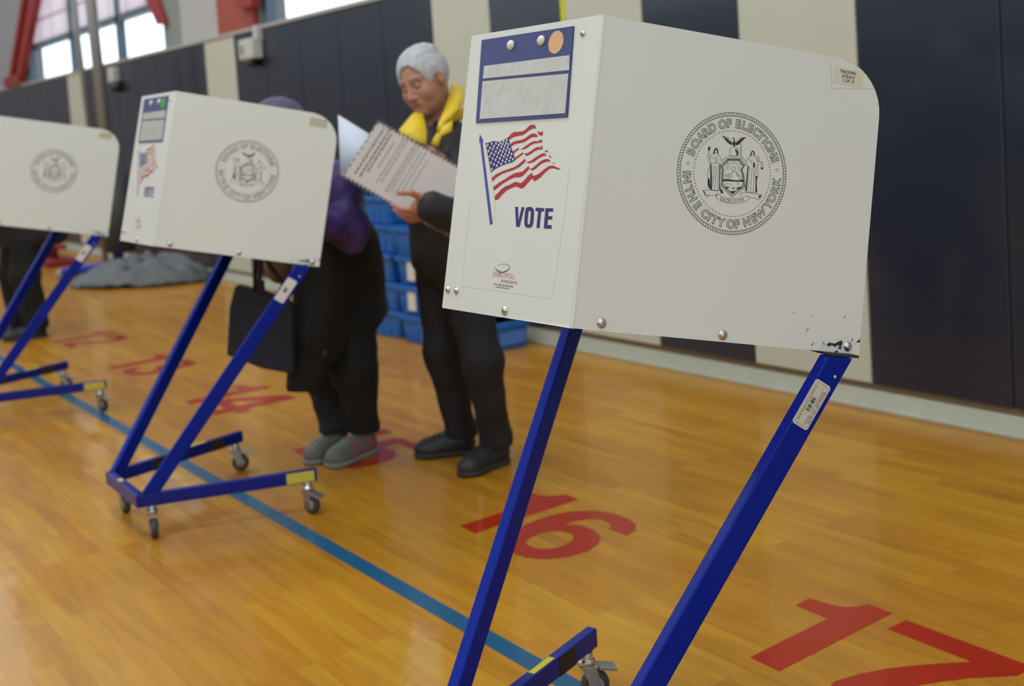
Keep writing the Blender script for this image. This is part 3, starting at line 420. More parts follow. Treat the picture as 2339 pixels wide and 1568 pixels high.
    for k in (1, .95, .9, .86): mb.stroke([(scx+(p_[0]-scx)*k, scy+(p_[1]-scy)*k) for p_ in sh], .0007, fn, e, 'ink' if k in (1, .86) else 'ink_grey', True)
    for s, h, r in SEAL['circ']: mb.stroke(disc((s, h), r, 24), .00055, fn, e, 'ink', True)
    s, h, r = SEAL['circ'][1]
    for k in range(14):
        a = -.2+PI*1.13*k/13; mb.stroke([(s+r*2.4*math.cos(a), h+r*2.4*math.sin(a)), (s+r*4.2*math.cos(a), h+r*3.6*math.sin(a))], .0006, fn, e, 'ink_grey')
    for ch, s, h in SEAL['exc']: text_on(mb, ch, fn, s, h, .0052, 'ink', ang=(s-scx)*4, hz=e)
    mb.build('seal_print', side)
    # ---- tracking label, chips
    lab = [(.4535, .5092), (.5147, .5092), (.5147, .479), (.4535, .479)]
    mb = MB(); mb.prism(lab[::-1], fn, .0001, .0005, 'label_beige' if near == 'big' else 'label_old'); tl_ = mb.build('tracking_label', side)
    tl_['label'] = 'printed beige tracking sticker' if near == 'big' else 'yellowed tracking sticker'
    if near == 'big':
        mb = MB()
        for t_, (s, h), w in (('TRACKING', TRACK['pts'][0], .034), ('SITE:4-3', TRACK['pts'][1], .026), ('1 OF 19', TRACK['pts'][2], .0225)):
            text_on(mb, t_, fn, s, h, .0056, 'ink', width=w, hz=.0009, bold=.01)
        mb.build('tracking_lettering', tl_)
        mb = MB(); mb.stroke(TRACK['line'][0], .0004, fn, .0004, 'ink_faint'); mb.build('tape_edge', side)
    mb = MB()
    rr = random.Random(4)
    for p_ in CHIP['chips']:
        if len(p_) > 3:
            q_ = []
            for i_ in range(len(p_)):
                a_, c_ = V(p_[i_]), V(p_[(i_+1) % len(p_)]); k_ = max(1, int((c_-a_).length/.0016))
                for j_ in range(k_): z_ = a_+(c_-a_)*j_/k_; q_.append((z_.x+rr.uniform(-.0007, .0007), z_.y+rr.uniform(-.0007, .0007)))
            for n_ in range(len(p_)):
                z_ = V(p_[n_])+V((rr.uniform(-.004, .004), rr.uniform(-.004, .004))); s_ = rr.uniform(.0003, .0011)
                if 0 < z_.y < .05 and z_.x < D_-.003: mb.prism([(z_.x-s_, z_.y-s_*.6), (z_.x+s_, z_.y-s_), (z_.x+s_*.7, z_.y+s_*1.3)], fn, None, .0003, 'black')
            p_ = q_
        mb.prism(p_, fn, None, .0003, 'ink_grey' if len(p_) < 4 else 'black')
    pc = mb.build('paint_wear', side); pc['kind'] = 'stuff'
    # ---- base
    u0, u1, v0, v1, zt, zb, kb = -.1283, .4423, -.0054, .3612, .1533, .1096, .3139
    g = lambda u, v, z: V((u, v, z))
    ln = math.hypot(1, kb)
    def beam(pts_a, pts_b, mname='blue_base', name='base_arm', par=root):
        mb = MB(); mb.hexa(pts_a+pts_b, mname); return mb.build(name, par, .003)
    tk = .026
    arms = []
    for sgn, vs in ((-1, v0), (1, v1)):
        dr = V((1, sgn*kb, 0)).normalized(); inn = V((dr.y, -dr.x, 0))*(1 if sgn > 0 else -1)
        A = V((u0, vs, 0)); B = A+V((1, sgn*kb, 0))*(u1-u0)
        bt = [A+V((0, 0, zb)), B+V((0, 0, zb)), B+inn*tk+V((0, 0, zb)), A+inn*tk+V((0, 0, zb))]
        up = V((0, 0, zt-zb)); pts = bt+[p_+up for p_ in bt]
        if sgn < 0: pass
        else: pts = [pts[i] for i in (3, 2, 1, 0, 7, 6, 5, 4)]
        mb = MB(); mb.hexa(pts, 'blue_base'); arm = mb.build('base_arm', root, .003); arms.append(arm)
        # warning sticker / tape bands
        def patch(name, a, b_, face, mname, lab_=None, par=arm, z0=zb+.004, z1=zt-.004):
            mb = MB()
            fr = (lambda x, z, t: A+dr*x+V((0, 0, z))-inn*t) if face == 'out' else (lambda x, z, t: A+dr*x+inn*tk+V((0, 0, z))+inn*t)
            if face == 'top': fr = lambda x, z, t: A+dr*x+inn*(z)+V((0, 0, zt+t))
            q = [(a, z0), (b_, z0), (b_, z1), (a, z1)]
            mb.prism(q, fr, .0002, .0011, mname); o = mb.build(name, par)
            if lab_: o['label'] = lab_
            return fr, o
        Ln = (B-A).length
        if sgn < 0:
            fr, o = patch('caution_sticker', Ln-.105, Ln-.01, 'out', 'yellow_s', 'yellow caution sticker')
            mb = MB(); mb.stroke([(Ln-.1, zb+.012), (Ln-.085, zt-.012), (Ln-.075, zb+.014), (Ln-.06, zt-.013), (Ln-.045, zb+.014), (Ln-.03, zt-.014), (Ln-.02, zb+.013)], .002, fr, .0016, 'label_old'); mb.build('sticker_mark', o)
        else:
            patch('tape_band', Ln-.16, Ln-.095, 'in', 'black', 'black tape band', z0=zb, z1=zt)
            patch('tape_band', Ln-.42, Ln-.36, 'in', 'black', 'black tape band', z0=zb, z1=zt)
            patch('caution_sticker', Ln-.25, Ln-.17, 'top', 'yellow_s', 'yellow caution sticker', z0=.005, z1=.021)
    mb = MB(); mb.box((u0-.002, v0-.0, zb), (u0+.028, v1+.0, zt), 'blue_base'); cb = mb.build('cross_bar', root, .003)
    mb = MB(); mb.box((u0+.004, .2, zt), (u0+.02, .235, zt+.001), 'yellow_s'); o = mb.build('caution_sticker', cb)
    # ---- legs
    for sgn, vs in ((-1, v0), (1, v1)):
        dr = V((1, sgn*kb, 0)); du = dr.normalized(); inn = V((du.y, -du.x, 0))*(1 if sgn > 0 else -1)
        P0 = V((u0, vs, 0))
        pt = lambda u, z: P0+dr*(u-u0)+V((0, 0, z))
        # wide face front edge passes (.006,.318)->(.432,.876); direction
        ax = V((.602*ln if False else .602, .798))
        ax = (V((.432, .876))-V((.0515, .372))); ax.normalize(); nrm = V((ax.y, -ax.x))
        f0 = V((.432, .876)) - ax*((.876-zt+.0)/ax.y); tt = math.tan(tau)
        def top(q): k_ = (Z0-q.x*tt-.0075-q.y)/(ax.y+ax.x*tt); return q+ax*k_
        f1 = top(V((.432, .876)))
        wd = .046
        b0 = f0 + nrm*wd; b0 = b0 - ax*((b0.y-zt)/ax.y); b1 = top(f1+nrm*wd)
        q = [pt(f0.x, f0.y), pt(b0.x, b0.y), pt(b1.x, b1.y), pt(f1.x, f1.y)]
        q2 = [x_+inn*.026 for x_ in q]
        pts = q+q2 if sgn > 0 else q2+q
        mb = MB(); mb.hexa(pts, 'blue'); leg = mb.build('leg', root, .0035, 3)
        # black bracket plate carrying the tray
        mb = MB(); e0 = f1.x-(.0 if sgn < 0 else .02); e1 = b1.x+(.012 if sgn < 0 else .03); c0 = pt(e0, Z0-e0*tt-.0065); c1 = pt(e1, Z0-e1*tt-.0065); hv = V((0, 0, .0045))
        mb.hexa([c0+inn*.001, c1+inn*.001, c1+inn*.06, c0+inn*.06, c0+inn*.001+hv, c1+inn*.001+hv, c1+inn*.06+hv, c0+inn*.06+hv], 'black'); mb.build('tray_bracket', root)
        if sgn < 0:
            fr = lambda a, w, t: pt((f1+ax*(-a)+nrm*w).x, (f1+ax*(-a)+nrm*w).y)-inn*t
            rd_ = .0035
            a0, a1, w0, w1 = .043, .130, .001, .036
            mb = MB(); mb.prism([(a0+rd_, w0), (a1-rd_, w0), (a1, w0+rd_), (a1, w1-rd_), (a1-rd_, w1), (a0+rd_, w1), (a0, w1-rd_), (a0, w0+rd_)], fr, .0001, .0005, 'label' if near == 'big' else 'label_w')
            al = mb.build('asset_label', leg); al['label'] = 'pale barcode sticker'
            mb = MB(); fr2 = lambda x_, y_, t: fr(a1-x_, y_, t)      # x along label upward
            L_ = a1-a0; Wd = w1-w0
            fr3 = lambda x_, y_, t: fr(a1-x_, w1-y_ if False else w0+(Wd-y_), t)
            if near == 'big':
                mb.stroke([(.006, .003), (L_-.006, .003), (L_-.004, .006), (L_-.004, Wd-.008), (L_-.008, Wd-.004), (.006, Wd-.004), (.004, Wd-.007), (.004, .006)], .0005, fr3, .0007, 'ink_grey', True)
                mb.stroke([(.004, .0125), (L_-.004, .0125)], .0004, fr3, .0007, 'ink_grey')
                text_on(mb, 'Board of Elections in the City of New York', fr3, L_/2, Wd-.0075, .0035, 'ink', width=L_-.02, hz=.0007)
                x_ = .032
                rr = random.Random(9)
                while x_ < L_-.03:
                    bw = rr.choice((.0006, .0006, .0012, .002)); mb.stroke([(x_, .0155), (x_, Wd-.0125)], bw, fr3, .0007, 'ink'); x_ += bw+rr.choice((.0008, .0008, .0016))
                text_on(mb, 'VM 700   Item  Voting Booth', fr3, L_*.47, .0095, .003, 'ink', width=L_*.72, hz=.0007)
                text_on(mb, 'Serial No:  SM  123756', fr3, L_*.5, .0055, .0032, 'ink', width=L_*.7, hz=.0007)
            else:
                mb.prism([(L_*.4, Wd*.35), (L_*.6, Wd*.35), (L_*.6, Wd*.7), (L_*.4, Wd*.7)], fr3, None, .0007, 'ink_grey')
            mb.build('label_lettering', al)
            mb = MB(); mb.lathe(fr(.024, .032, 0), -inn, [(0, .0035), (.001, .0035), (.0018, .002), (.0019, .0002)], 'zinc', 12); mb.build('rivet', leg)
    # ---- casters
    for i, (u, v, ang, brake) in enumerate(((u0+.05, v0+.012, -1.75, 0), (u0+.05, v1-.012, -1.5, 0), (u1-.03, v0-kb*(u1-u0-.03)+.014, -1.25, 1), (u1-.03, v1+kb*(u1-u0-.03)-.014, -.45, 1))):
        ca = root; mb = MB()
        o = V((u, v, 0)); d = V((math.cos(ang), math.sin(ang), 0)); sd_ = V((-d.y, d.x, 0)); wc = o+d*.018+V((0, 0, .033))
        mb.lathe(o+V((0, 0, .078)), (0, 0, 1), [(0, .014), (.006, .021), (.014, .021), (.018, .016), (.032, .016)], 'zinc', 16)
        for s_ in (-1, 1):
            a_ = sd_*s_*.014
            pts = [o+V((0, 0, .08))-d*.016, o+V((0, 0, .08))+d*.02, wc+d*.011+V((0, 0, .002)), wc-d*.009-V((0, 0, .008))]
            q = [x_+a_ for x_ in pts]; q2 = [x_+a_*1.16 for x_ in pts]
            mb.hexa(q+q2 if s_ < 0 else q2+q, 'galv')
        mb.hexa([o-d*.018-sd_*.016+V((0, 0, .076)), o+d*.024-sd_*.016+V((0, 0, .076)), o+d*.024+sd_*.016+V((0, 0, .076)), o-d*.018+sd_*.016+V((0, 0, .076)), o-d*.018-sd_*.016+V((0, 0, .08)), o+d*.024-sd_*.016+V((0, 0, .08)), o+d*.024+sd_*.016+V((0, 0, .08)), o-d*.018+sd_*.016+V((0, 0, .08))], 'galv')
        fork = mb.build('caster', ca, .001)
        mb = MB(); mb.lathe(wc-sd_*.011, sd_, [(0, .027), (.002, .031), (.006, .033), (.016, .033), (.020, .031), (.022, .027)], 'rubber', 28); wh = mb.build('wheel', fork)
        mb = MB(); mb.lathe(wc-sd_*.0125, sd_, [(0, .018), (.025, .018)], 'hub', 20); mb.build('wheel_hub', fork)
        if brake:
            mb = MB(); b0_ = wc+d*.02+V((0, 0, .036))
            mb.hexa([b0_-d*.012-sd_*.017, b0_+d*.03-sd_*.017-V((0, 0, .008)), b0_+d*.03+sd_*.017-V((0, 0, .008)), b0_-d*.012+sd_*.017, b0_-d*.012-sd_*.017+V((0, 0, .009)), b0_+d*.03-sd_*.017, b0_+d*.03+sd_*.017, b0_-d*.012+sd_*.017+V((0, 0, .009))], 'galv'); mb.build('brake_lever', fork, .001)
    return root
b1_ = make_booth((-1.4971, 1.1772, 0), 1.599, .2144, 'big')
tag(b1_, 'large foreground voting booth with orange sticker on its blue pouch and seal on the side', 'voting booth', 'white voting booths on blue wheeled stands')
b2_ = make_booth((-3.8494, 1.2768, 0), 1.549, .2348, 'mid')
tag(b2_, 'middle voting booth with green sticker on its pouch, woman bending behind it', 'voting booth', 'white voting booths on blue wheeled stands')
b3_ = make_booth((-6.027, 1.204, 0), 1.5747, .2123, 'far')
tag(b3_, 'farthest voting booth cut off by the left edge of the photo', 'voting booth', 'white voting booths on blue wheeled stands')

# ------------------------------------------------------------ the hall
WY = 4.0
mb = MB(); mb.box((-26, -9, -.1), (9, 4.3, 0), 'floor'); fl = mb.build('floor'); struct(fl, 'glossy maple strip gym floor', 'floor')
mb = MB()
mb.box((-26, WY+.06, 0), (9, WY+.3, 2.17), 'wall')
mb.box((-26, WY+.06, 3.9), (9, WY+.3, 6.0), 'wall')
mb.box((-26, WY+.06, 2.17), (-16.9, WY+.3, 3.9), 'wall')
mb.box((-11.38, WY+.06, 2.17), (-9.07, WY+.3, 3.9), 'wall_green')
mb.box((-4.5, WY+.06, 2.17), (9, WY+.3, 3.9), 'wall')
mb.box((-10.85, WY+.045, 2.17), (-9.9, WY+.06, 6.0), 'pilaster')
o = mb.build('wall_back'); struct(o, 'grey painted gym wall above the padding', 'wall')
mb = MB(); mb.box((-26.3, -9, 0), (-26, 4.3, 6), 'wall'); o = mb.build('wall_left'); struct(o, 'far end wall of the gym', 'wall')
mb = MB(); mb.box((-26, WY-.012, 2.172), (9, WY+.06, 2.2), 'ledge'); o = mb.build('trim_1'); struct(o, 'pale ledge on top of the wall padding', 'trim')
mb = MB(); mb.hexa([(-26, WY-.012, 0), (9, WY-.012, 0), (9, WY+.06, 0), (-26, WY+.06, 0), (-26, WY+.012, .078), (9, WY+.012, .078), (9, WY+.06, .078), (-26, WY+.06, .078)], 'board')
mb.box((-26, WY-.022, 0), (9, WY+.0, .014), 'board')
o = mb.build('baseboard_back', None, .003); struct(o, 'grey green board along the foot of the wall', 'baseboard')
mb = MB(); mb.box((-26, WY+.02, .078), (9, WY+.06, .108), 'board_brown'); o = mb.build('trim_2'); struct(o, 'brown strip under the wall padding', 'trim')
# unseen opposite wall, put in low and dark to shape the pads' reflections
mb = MB(); mb.box((-26, -9.3, 0), (9, -9, 3.3), 'wall'); mb.box((-26, -9.0, .1), (9, -8.95, 2.2), 'pad_navy'); o = mb.build('wall_front'); struct(o, 'unseen opposite gym wall with navy padding, added to shape reflections', 'wall')
# windows
def window(name, x0, x1, z0, zt, z1, mull, lab):
    mb = MB(); y0, y1 = WY+.08, WY+.16
    for x in mull: mb.box((x-.05, y0, z0), (x+.05, y1, z1), 'mullion')
    mb.box((x0, y0, zt), (x1, y1, zt+.07), 'mullion'); mb.box((x0, y0, z0), (x1, y1, z0+.02), 'mullion'); mb.box((x0, y0, z1-.06), (x1, y1, z1), 'mullion')
    w = mb.build(name); struct(w, lab, 'window')
    mb = MB(); mb.box((x0, WY+.115, z0), (x1, WY+.121, zt), 'glass'); mb.build('clear_pane', w)
    mb = MB(); mb.box((x0, WY+.11, zt+.07), (x1, WY+.125, z1), 'kal'); mb.build('translucent_pane', w)
window('window_1', -16.9, -11.38, 2.2, 2.63, 3.9, [-16.85, -14.72, -12.89], 'bright gym window left of the grey pilaster')
window('window_2', -9.07, -4.5, 2.2, 3.0, 3.9, [-9.02, -4.6], 'bright gym window right of the orange red column')
# wall pads, one padded panel each
edges = [(-.5, 'n'), (.15, 'n'), (.8, 'c')]
run = [(-1.15, -.5, 'n'), (-1.79, -1.15, 'c'), (-2.4385, -1.79, 'n'), (-3.0755, -2.4385, 'n'), (-3.7235, -3.0755, 'c'), (-4.365, -3.7235, 'n'), (-5.018, -4.365, 'c'), (-5.69, -5.018, 'n'), (-6.325, -5.69, 'c')]
for a, b_, n_, c_ in ((-9.52, -6.325, 5, 'n'), (-10.2, -9.52, 1, 'c'), (-14.06, -10.2, 6, 'n'), (-14.72, -14.06, 1, 'c'), (-20.5, -14.72, 9, 'n')):
    for i in range(n_): run.append((b_-(b_-a)/n_*(i+1), b_-(b_-a)/n_*i, c_))
labs = {-1.15: None}
for i, (a, b_, c_) in enumerate(run):
    if b_ > -1.2: continue
    mb = MB(); mb.box((a+.002, WY-.0, .108), (b_-.002, WY+.058, 2.172), 'pad_navy' if c_ == 'n' else 'pad_cream')
    o = mb.build('wall_pad', None, .008, 3)
    k = {2: 'navy wall pad behind the seam at the right edge of the photo', 3: 'navy wall pad directly right of the rightmost visible cream pad', 4: 'cream wall pad behind the rounded corner of the foreground booth',
         5: 'navy wall pad above the middle of the foreground booth', 6: 'cream wall pad with a yellow tape strip above the foreground booth', 7: 'navy wall pad between two cream pads above the foreground booth pouch',
         8: 'cream wall pad right behind the silver haired man', 14: 'cream wall pad above the middle booth', 21: 'narrow looking cream wall pad behind the steel posts'}
    if i == 6: tape_pad = o
    if i in k: tag(o, k[i], 'wall pad')
    elif -9.6 < a < -6.3: tag(o, 'navy wall pad in the run between the silver haired man and the middle booth', 'wall pad', 'navy pads left of the man')
    elif -14.1 < a < -10: tag(o, 'navy wall pad in the run between the two cream pads over the left booths', 'wall pad', 'navy pads under the bright window')
    else: tag(o, 'navy wall pad in the farthest run at the left edge', 'wall pad', 'navy pads at the far left')
mb = MB(); mb.box((-5.012, WY-.0015, 1.2), (-4.965, WY-.0002, 2.17), 'yellow_tape'); tp_ = mb.build('tape_strip', tape_pad); tp_['label'] = 'yellow tape strip'
# red steel
mb = MB(); mb.box((-9.92, WY+.03, 2.2), (-9.19, WY+.059, 6), 'orange_red'); mb.box((-9.19, WY+.01, 2.2), (-9.10, WY+.059, 6), 'red_steel')
col_ = mb.build('steel_column', None, .006); tag(col_, 'orange red steel column between the grey pilaster and the right window', 'column')
mb = MB(); mb.hexa([(-9.33, WY-.05, 2.385), (-9.0, WY-.05, 2.35), (-9.0, WY+.03, 2.35), (-9.33, WY+.03, 2.385), (-9.2, WY-.05, 2.95), (-8.55, WY-.05, 2.95), (-8.55, WY+.03, 2.95), (-9.2, WY+.03, 2.95)], 'red_steel')
mb.build('steel_bracket', col_, .01)
mb = MB()
def slant(x0, x1, z0, X0, X1, z1, y0, y1, mm): mb.hexa([(x0, y0, z0), (x1, y0, z0), (x1, y1, z0), (x0, y1, z0), (X0, y0, z1), (X1, y0, z1), (X1, y1, z1), (X0, y1, z1)], mm)
slant(-17.7, -17.5, 2.2, -15.4, -15.2, 4.2, WY-.04, WY+.05, 'red_steel')
slant(-17.5, -17.15, 2.2, -15.2, -14.6, 4.2, WY+.0, WY+.03, 'red_steel')
slant(-17.15, -17.0, 2.2, -14.6, -14.45, 4.2, WY-.04, WY+.05, 'red_steel')
mb.box((-17.75, WY-.06, 2.2), (-16.95, WY+.05, 2.34), 'red_steel')
tag(mb.build('steel_beam', None, .008), 'red steel beam slanting up from its foot at the far left', 'beam')
mb = MB(); slant(-11.40, -11.2, 2.45, -12.2, -11.75, 3.3, WY+.0, WY+.055, 'red_steel')
tag(mb.build('steel_brace', None, .008), 'dark red brace crossing the top corner of the left window', 'brace')
# fixtures on the wall
t = empty('wall_dispenser', (0, 0, 0)); tag(t, 'white wall mounted box hanging beside a cream pad', 'wall box')
mb = MB(); mb.box((-9.20, WY-.1, 1.93), (-8.92, WY, 2.10), 'fixture'); mb.build('box_body', t, .015)
mb = MB(); mb.box((-8.99, WY-.05, 2.08), (-8.92, WY, 2.2), 'fixture'); mb.build('conduit', t)
mb = MB(); mb.box((-9.13, WY-.108, 1.98), (-9.10, WY-.1, 2.05), 'tan'); mb.build('window_strip', t)
mb = MB(); mb.lathe((-9.05, WY-.05, 1.87), (0, 0, 1), [(0, .03), (.02, .05), (.06, .05)], 'dark_plastic'); mb.build('nozzle', t)
t.location = (0, 0, 0)
t = empty('wall_dispenser', (0, 0, 0)); tag(t, 'small grey wall box just right of the steel posts', 'wall box')
mb = MB(); mb.box((-12.86, WY-.08, 1.97), (-12.66, WY, 2.13), 'fixture'); mb.build('box_body', t, .012)
mb = MB(); mb.lathe((-12.7, WY-.04, 1.86), (0, 0, 1), [(0, .04), (.03, .06), (.11, .05)], 'dark_plastic'); mb.build('nozzle', t)

# ------------------------------------------------------------ floor markings
zf = .0008
mb = MB(); mb.box((-26, 1.5812-.025, 0), (9, 1.5812+.031, zf), 'line'); tag(mb.build('floor_line'), 'blue painted line running across the gym floor', 'floor line')
ffr = lambda x, y, t: V((x, y, t))
def digits(k, second):
    mb = MB(); dx = -1.267*k
    mb.prism([(p_[0]+dx, p_[1]) for p_ in D17['one'][0]][::-1], ffr, 0, zf+.0004, 'digit')
    nm = str(17-k)
    if second == '7': mb.prism(D17['sev'][0][::-1], ffr, 0, zf+.0004, 'digit')
    elif second == '6': mb.prism([lp for lp in D16['six']], ffr, 0, zf+.0004, 'digit')
    elif second == '4':
        s0 = -1.79+dx; mb.prism([[(s0+.2, 1.985), (s0+.29, 1.985), (s0+.29, 2.075), (s0+.35, 2.075), (s0+.35, 2.14), (s0+.29, 2.14), (s0+.29, 2.41), (s0+.18, 2.41), (s0, 2.15), (s0, 2.075), (s0+.2, 2.075)], [(s0+.2, 2.14), (s0+.2, 2.30), (s0+.085, 2.14)]], ffr, 0, zf+.0004, 'digit')
    else:
        G = {'5': ([(.28, .385), (.09, .385), (.07, .24), (.13, .262), (.2, .262), (.27, .22), (.288, .14), (.26, .07), (.19, .035), (.11, .04), (.05, .1)], .08),
             '3': ([(.05, .33), (.1, .375), (.17, .388), (.24, .36), (.262, .31), (.235, .25), (.15, .225), (.235, .21), (.28, .15), (.27, .085), (.2, .038), (.12, .038), (.045, .1)], .078),
             '2': ([(.05, .3), (.08, .355), (.15, .388), (.22, .375), (.265, .32), (.25, .25), (.16, .15), (.06, .04), (.29, .04)], .08)}[second]
        pts, w = G; x0 = -1.79+dx
        # smooth the centreline then lay overlapping slabs
        P = [(x0+a, 1.984+b_) for a, b_ in pts]
        hh = zf+.0004
        for i in range(len(P)-1):
            a = V(P[i]); c = V(P[i+1]); d = (c-a).normalized(); nn_ = V((-d.y, d.x))*w/2*(.62 if abs(d.y) < .35 else 1)
            q = [a-nn_, c-nn_, c+nn_, a+nn_]; mb.add([(p_.x, p_.y, hh+.00002*i) for p_ in q], [(0, 1, 2, 3)], 'digit')
            if 0 < i: mb.prism(disc(P[i], w*.40, 14), ffr, None, hh+.00001*i, 'digit')
    o = mb.build('floor_number'); return o
for k, s in enumerate('765432'):
    o = digits(k, s); tag(o, 'red painted number %d on the wooden floor' % (17-k), 'floor number', 'numbers painted along the wall')

def rebase(root, loc):
    root.location = loc
    for ch in root.children:
        if ch.type == 'MESH': ch.data.transform(Matrix.Translation(-V(loc)))
        for g_ in ch.children:
            if g_.type == 'MESH': g_.data.transform(Matrix.Translation(-V(loc)))
    return root
# ------------------------------------------------------------ smooth solid modelling on a grid
def vnoise(p, s):
    return (np.sin(p[0]*s*1.0+1.3*np.sin(p[2]*s*.7+.5))*np.sin(p[1]*s*1.1+1.1*np.sin(p[0]*s*.8+2))*np.sin(p[2]*s*.9+1.2*np.sin(p[1]*s*.6+1)))
class SDF:
    def __init__(s, lo, hi, res=.006, fine=()):
        s.ax = []
        for i in range(3):
            pts = [lo[i]]
            while pts[-1] < hi[i]:
                r = res
                for f in fine:
                    if f[0][i]-.004 <= pts[-1] <= f[1][i]: r = min(r, f[2])
                pts.append(pts[-1]+r)
            s.ax.append(np.array(pts))
        s.D = np.full([len(a) for a in s.ax], 9., np.float32)
    def _win(s, lo, hi):
        sl = []
        for i in range(3):
            a = np.searchsorted(s.ax[i], lo[i]); b = np.searchsorted(s.ax[i], hi[i])
            if b <= a: return None
            sl.append(slice(int(a), int(b)))
        return tuple(sl), np.meshgrid(*[s.ax[i][sl[i]] for i in range(3)], indexing='ij', sparse=True)
    def _comb(s, sl, d, k, op):
        o = s.D[sl]
        if op == 'u':
            if k: h = np.maximum(k-np.abs(o-d), 0)/k; s.D[sl] = np.minimum(o, d)-h*h*k*.25
            else: s.D[sl] = np.minimum(o, d)
        else:
            d = -d
            if k: h = np.maximum(k-np.abs(o-d), 0)/k; s.D[sl] = np.maximum(o, d)+h*h*k*.25
            else: s.D[sl] = np.maximum(o, d)
    def cap(s, a, b, ra, rb=None, k=.02, op='u', flat=None):
        rb = ra if rb is None else rb; a = np.array(a, float); b = np.array(b, float); m = max(ra, rb)+2*k+.02
        w = s._win(np.minimum(a, b)-m, np.maximum(a, b)+m)
        if w is None: return
        sl, p = w; ab = b-a; L2 = max(ab@ab, 1e-9)
        t = np.clip(((p[0]-a[0])*ab[0]+(p[1]-a[1])*ab[1]+(p[2]-a[2])*ab[2])/L2, 0, 1)
        d = np.sqrt((p[0]-a[0]-t*ab[0])**2+(p[1]-a[1]-t*ab[1])**2+(p[2]-a[2]-t*ab[2])**2)-(ra+(rb-ra)*t)
        s._comb(sl, d, k, op)
    def path(s, pts, rs, k=.015, op='u'):
        for i in range(len(pts)-1): s.cap(pts[i], pts[i+1], rs[i], rs[i+1], k, op)
    def ell(s, c, r, A=None, k=.02, op='u'):      # A rows: axes
        c = np.array(c, float); r = np.array(r, float); m = r.max()+2*k+.02
        w = s._win(c-m, c+m)
        if w is None: return
        sl, p = w; q = [p[0]-c[0], p[1]-c[1], p[2]-c[2]]
        if A is not None: A = np.array(A, float); q = [A[i][0]*q[0]+A[i][1]*q[1]+A[i][2]*q[2] for i in range(3)]
        k0 = np.sqrt(sum((q[i]/r[i])**2 for i in range(3))); k1 = np.sqrt(sum((q[i]/r[i]**2)**2 for i in range(3)))+1e-9
        s._comb(sl, k0*(k0-1)/k1, k, op)
    def cut(s, pt, n, k=0.):                        # remove the side the normal points to
        n = np.array(n, float); n /= np.linalg.norm(n); p = np.meshgrid(*s.ax, indexing='ij', sparse=True)
        d = (p[0]-pt[0])*n[0]+(p[1]-pt[1])*n[1]+(p[2]-pt[2])*n[2]
        if k: h = np.maximum(k-np.abs(s.D-d), 0)/k; s.D = (np.maximum(s.D, d)+h*h*k*.25).astype(np.float32)
        else: s.D = np.maximum(s.D, d).astype(np.float32)
    def wrinkle(s, amp, sc):
        p = np.meshgrid(*s.ax, indexing='ij', sparse=True)
        s.D += (amp*(vnoise(p, sc)+.5*vnoise([q*1.9+3 for q in p], sc))).astype(np.float32)
    def mesh(s, name, mats, parent=None, region=None, smooth_it=1):
        D = s.D; ins = D < 0
        c = sum(ins[i:ins.shape[0]-1+i, j:ins.shape[1]-1+j, k:ins.shape[2]-1+k].astype(np.uint8) for i in (0, 1) for j in (0, 1) for k in (0, 1))
        cell = (c > 0) & (c < 8); idx = np.argwhere(cell); n = len(idx)
        idm = np.full(cell.shape, -1, np.int32); idm[tuple(idx.T)] = np.arange(n)
        acc = np.zeros((n, 3)); cnt = np.zeros(n); I, J, K = idx.T
        cor = [(i, j, k) for i in (0, 1) for j in (0, 1) for k in (0, 1)]
        val = {q: D[I+q[0], J+q[1], K+q[2]].astype(float) for q in cor}
        for a in cor:
            for ax in range(3):
                if a[ax] == 0:
                    b = list(a); b[ax] = 1; b = tuple(b); m_ = (val[a] < 0) != (val[b] < 0)
                    t = np.where(m_, val[a]/(val[a]-val[b]+1e-12), 0)
                    P = np.stack([s.ax[0][I+a[0]], s.ax[1][J+a[1]], s.ax[2][K+a[2]]], 1)
                    step = s.ax[ax][[I, J, K][ax]+1]-s.ax[ax][[I, J, K][ax]]
                    P[:, ax] += t*step; acc += P*m_[:, None]; cnt += m_
        vs = acc/np.maximum(cnt, 1)[:, None]; faces = []
        for ax in range(3):
            a0 = [slice(1, -1)]*3; a0[ax] = slice(0, None)
            sh = list(ins.shape); lo = [1, 1, 1]; lo[ax] = 0
            A_ = ins[tuple(slice(lo[i], sh[i]-1 if i != ax else sh[i]-1) for i in range(3))]
            B_ = ins[tuple(slice(lo[i]+(1 if i == ax else 0), sh[i]-1+(1 if i == ax else 0)) for i in range(3))]
            e = np.argwhere(A_ != B_)+np.array(lo)
            if not len(e): continue
            sgn = ins[tuple(e.T)]; o1, o2 = [i for i in range(3) if i != ax]
            def at(d1, d2):
                q = e.copy(); q[:, o1] -= d1; q[:, o2] -= d2
                q = np.clip(q, 0, np.array(idm.shape)-1); return idm[tuple(q.T)]
            f = np.stack([at(1, 1), at(0, 1), at(0, 0), at(1, 0)], 1)
            flip = sgn if ax != 1 else ~sgn
            f = np.where(flip[:, None], f, f[:, ::-1]); faces.append(f[(f >= 0).all(1)])
        fs = np.concatenate(faces)
        for _ in range(smooth_it):
            a2 = np.zeros_like(vs); c2 = np.zeros(n)
            for i in range(4):
                j = (i+1) % 4; np.add.at(a2, fs[:, i], vs[fs[:, j]]); np.add.at(c2, fs[:, i], 1)
                np.add.at(a2, fs[:, j], vs[fs[:, i]]); np.add.at(c2, fs[:, j], 1)
            vs = vs*.45+a2/np.maximum(c2, 1)[:, None]*.55
        me = bpy.data.meshes.new(name); me.vertices.add(n); me.vertices.foreach_set('co', vs.ravel())
        me.loops.add(len(fs)*4); me.loops.foreach_set('vertex_index', fs.ravel().astype(np.int32))
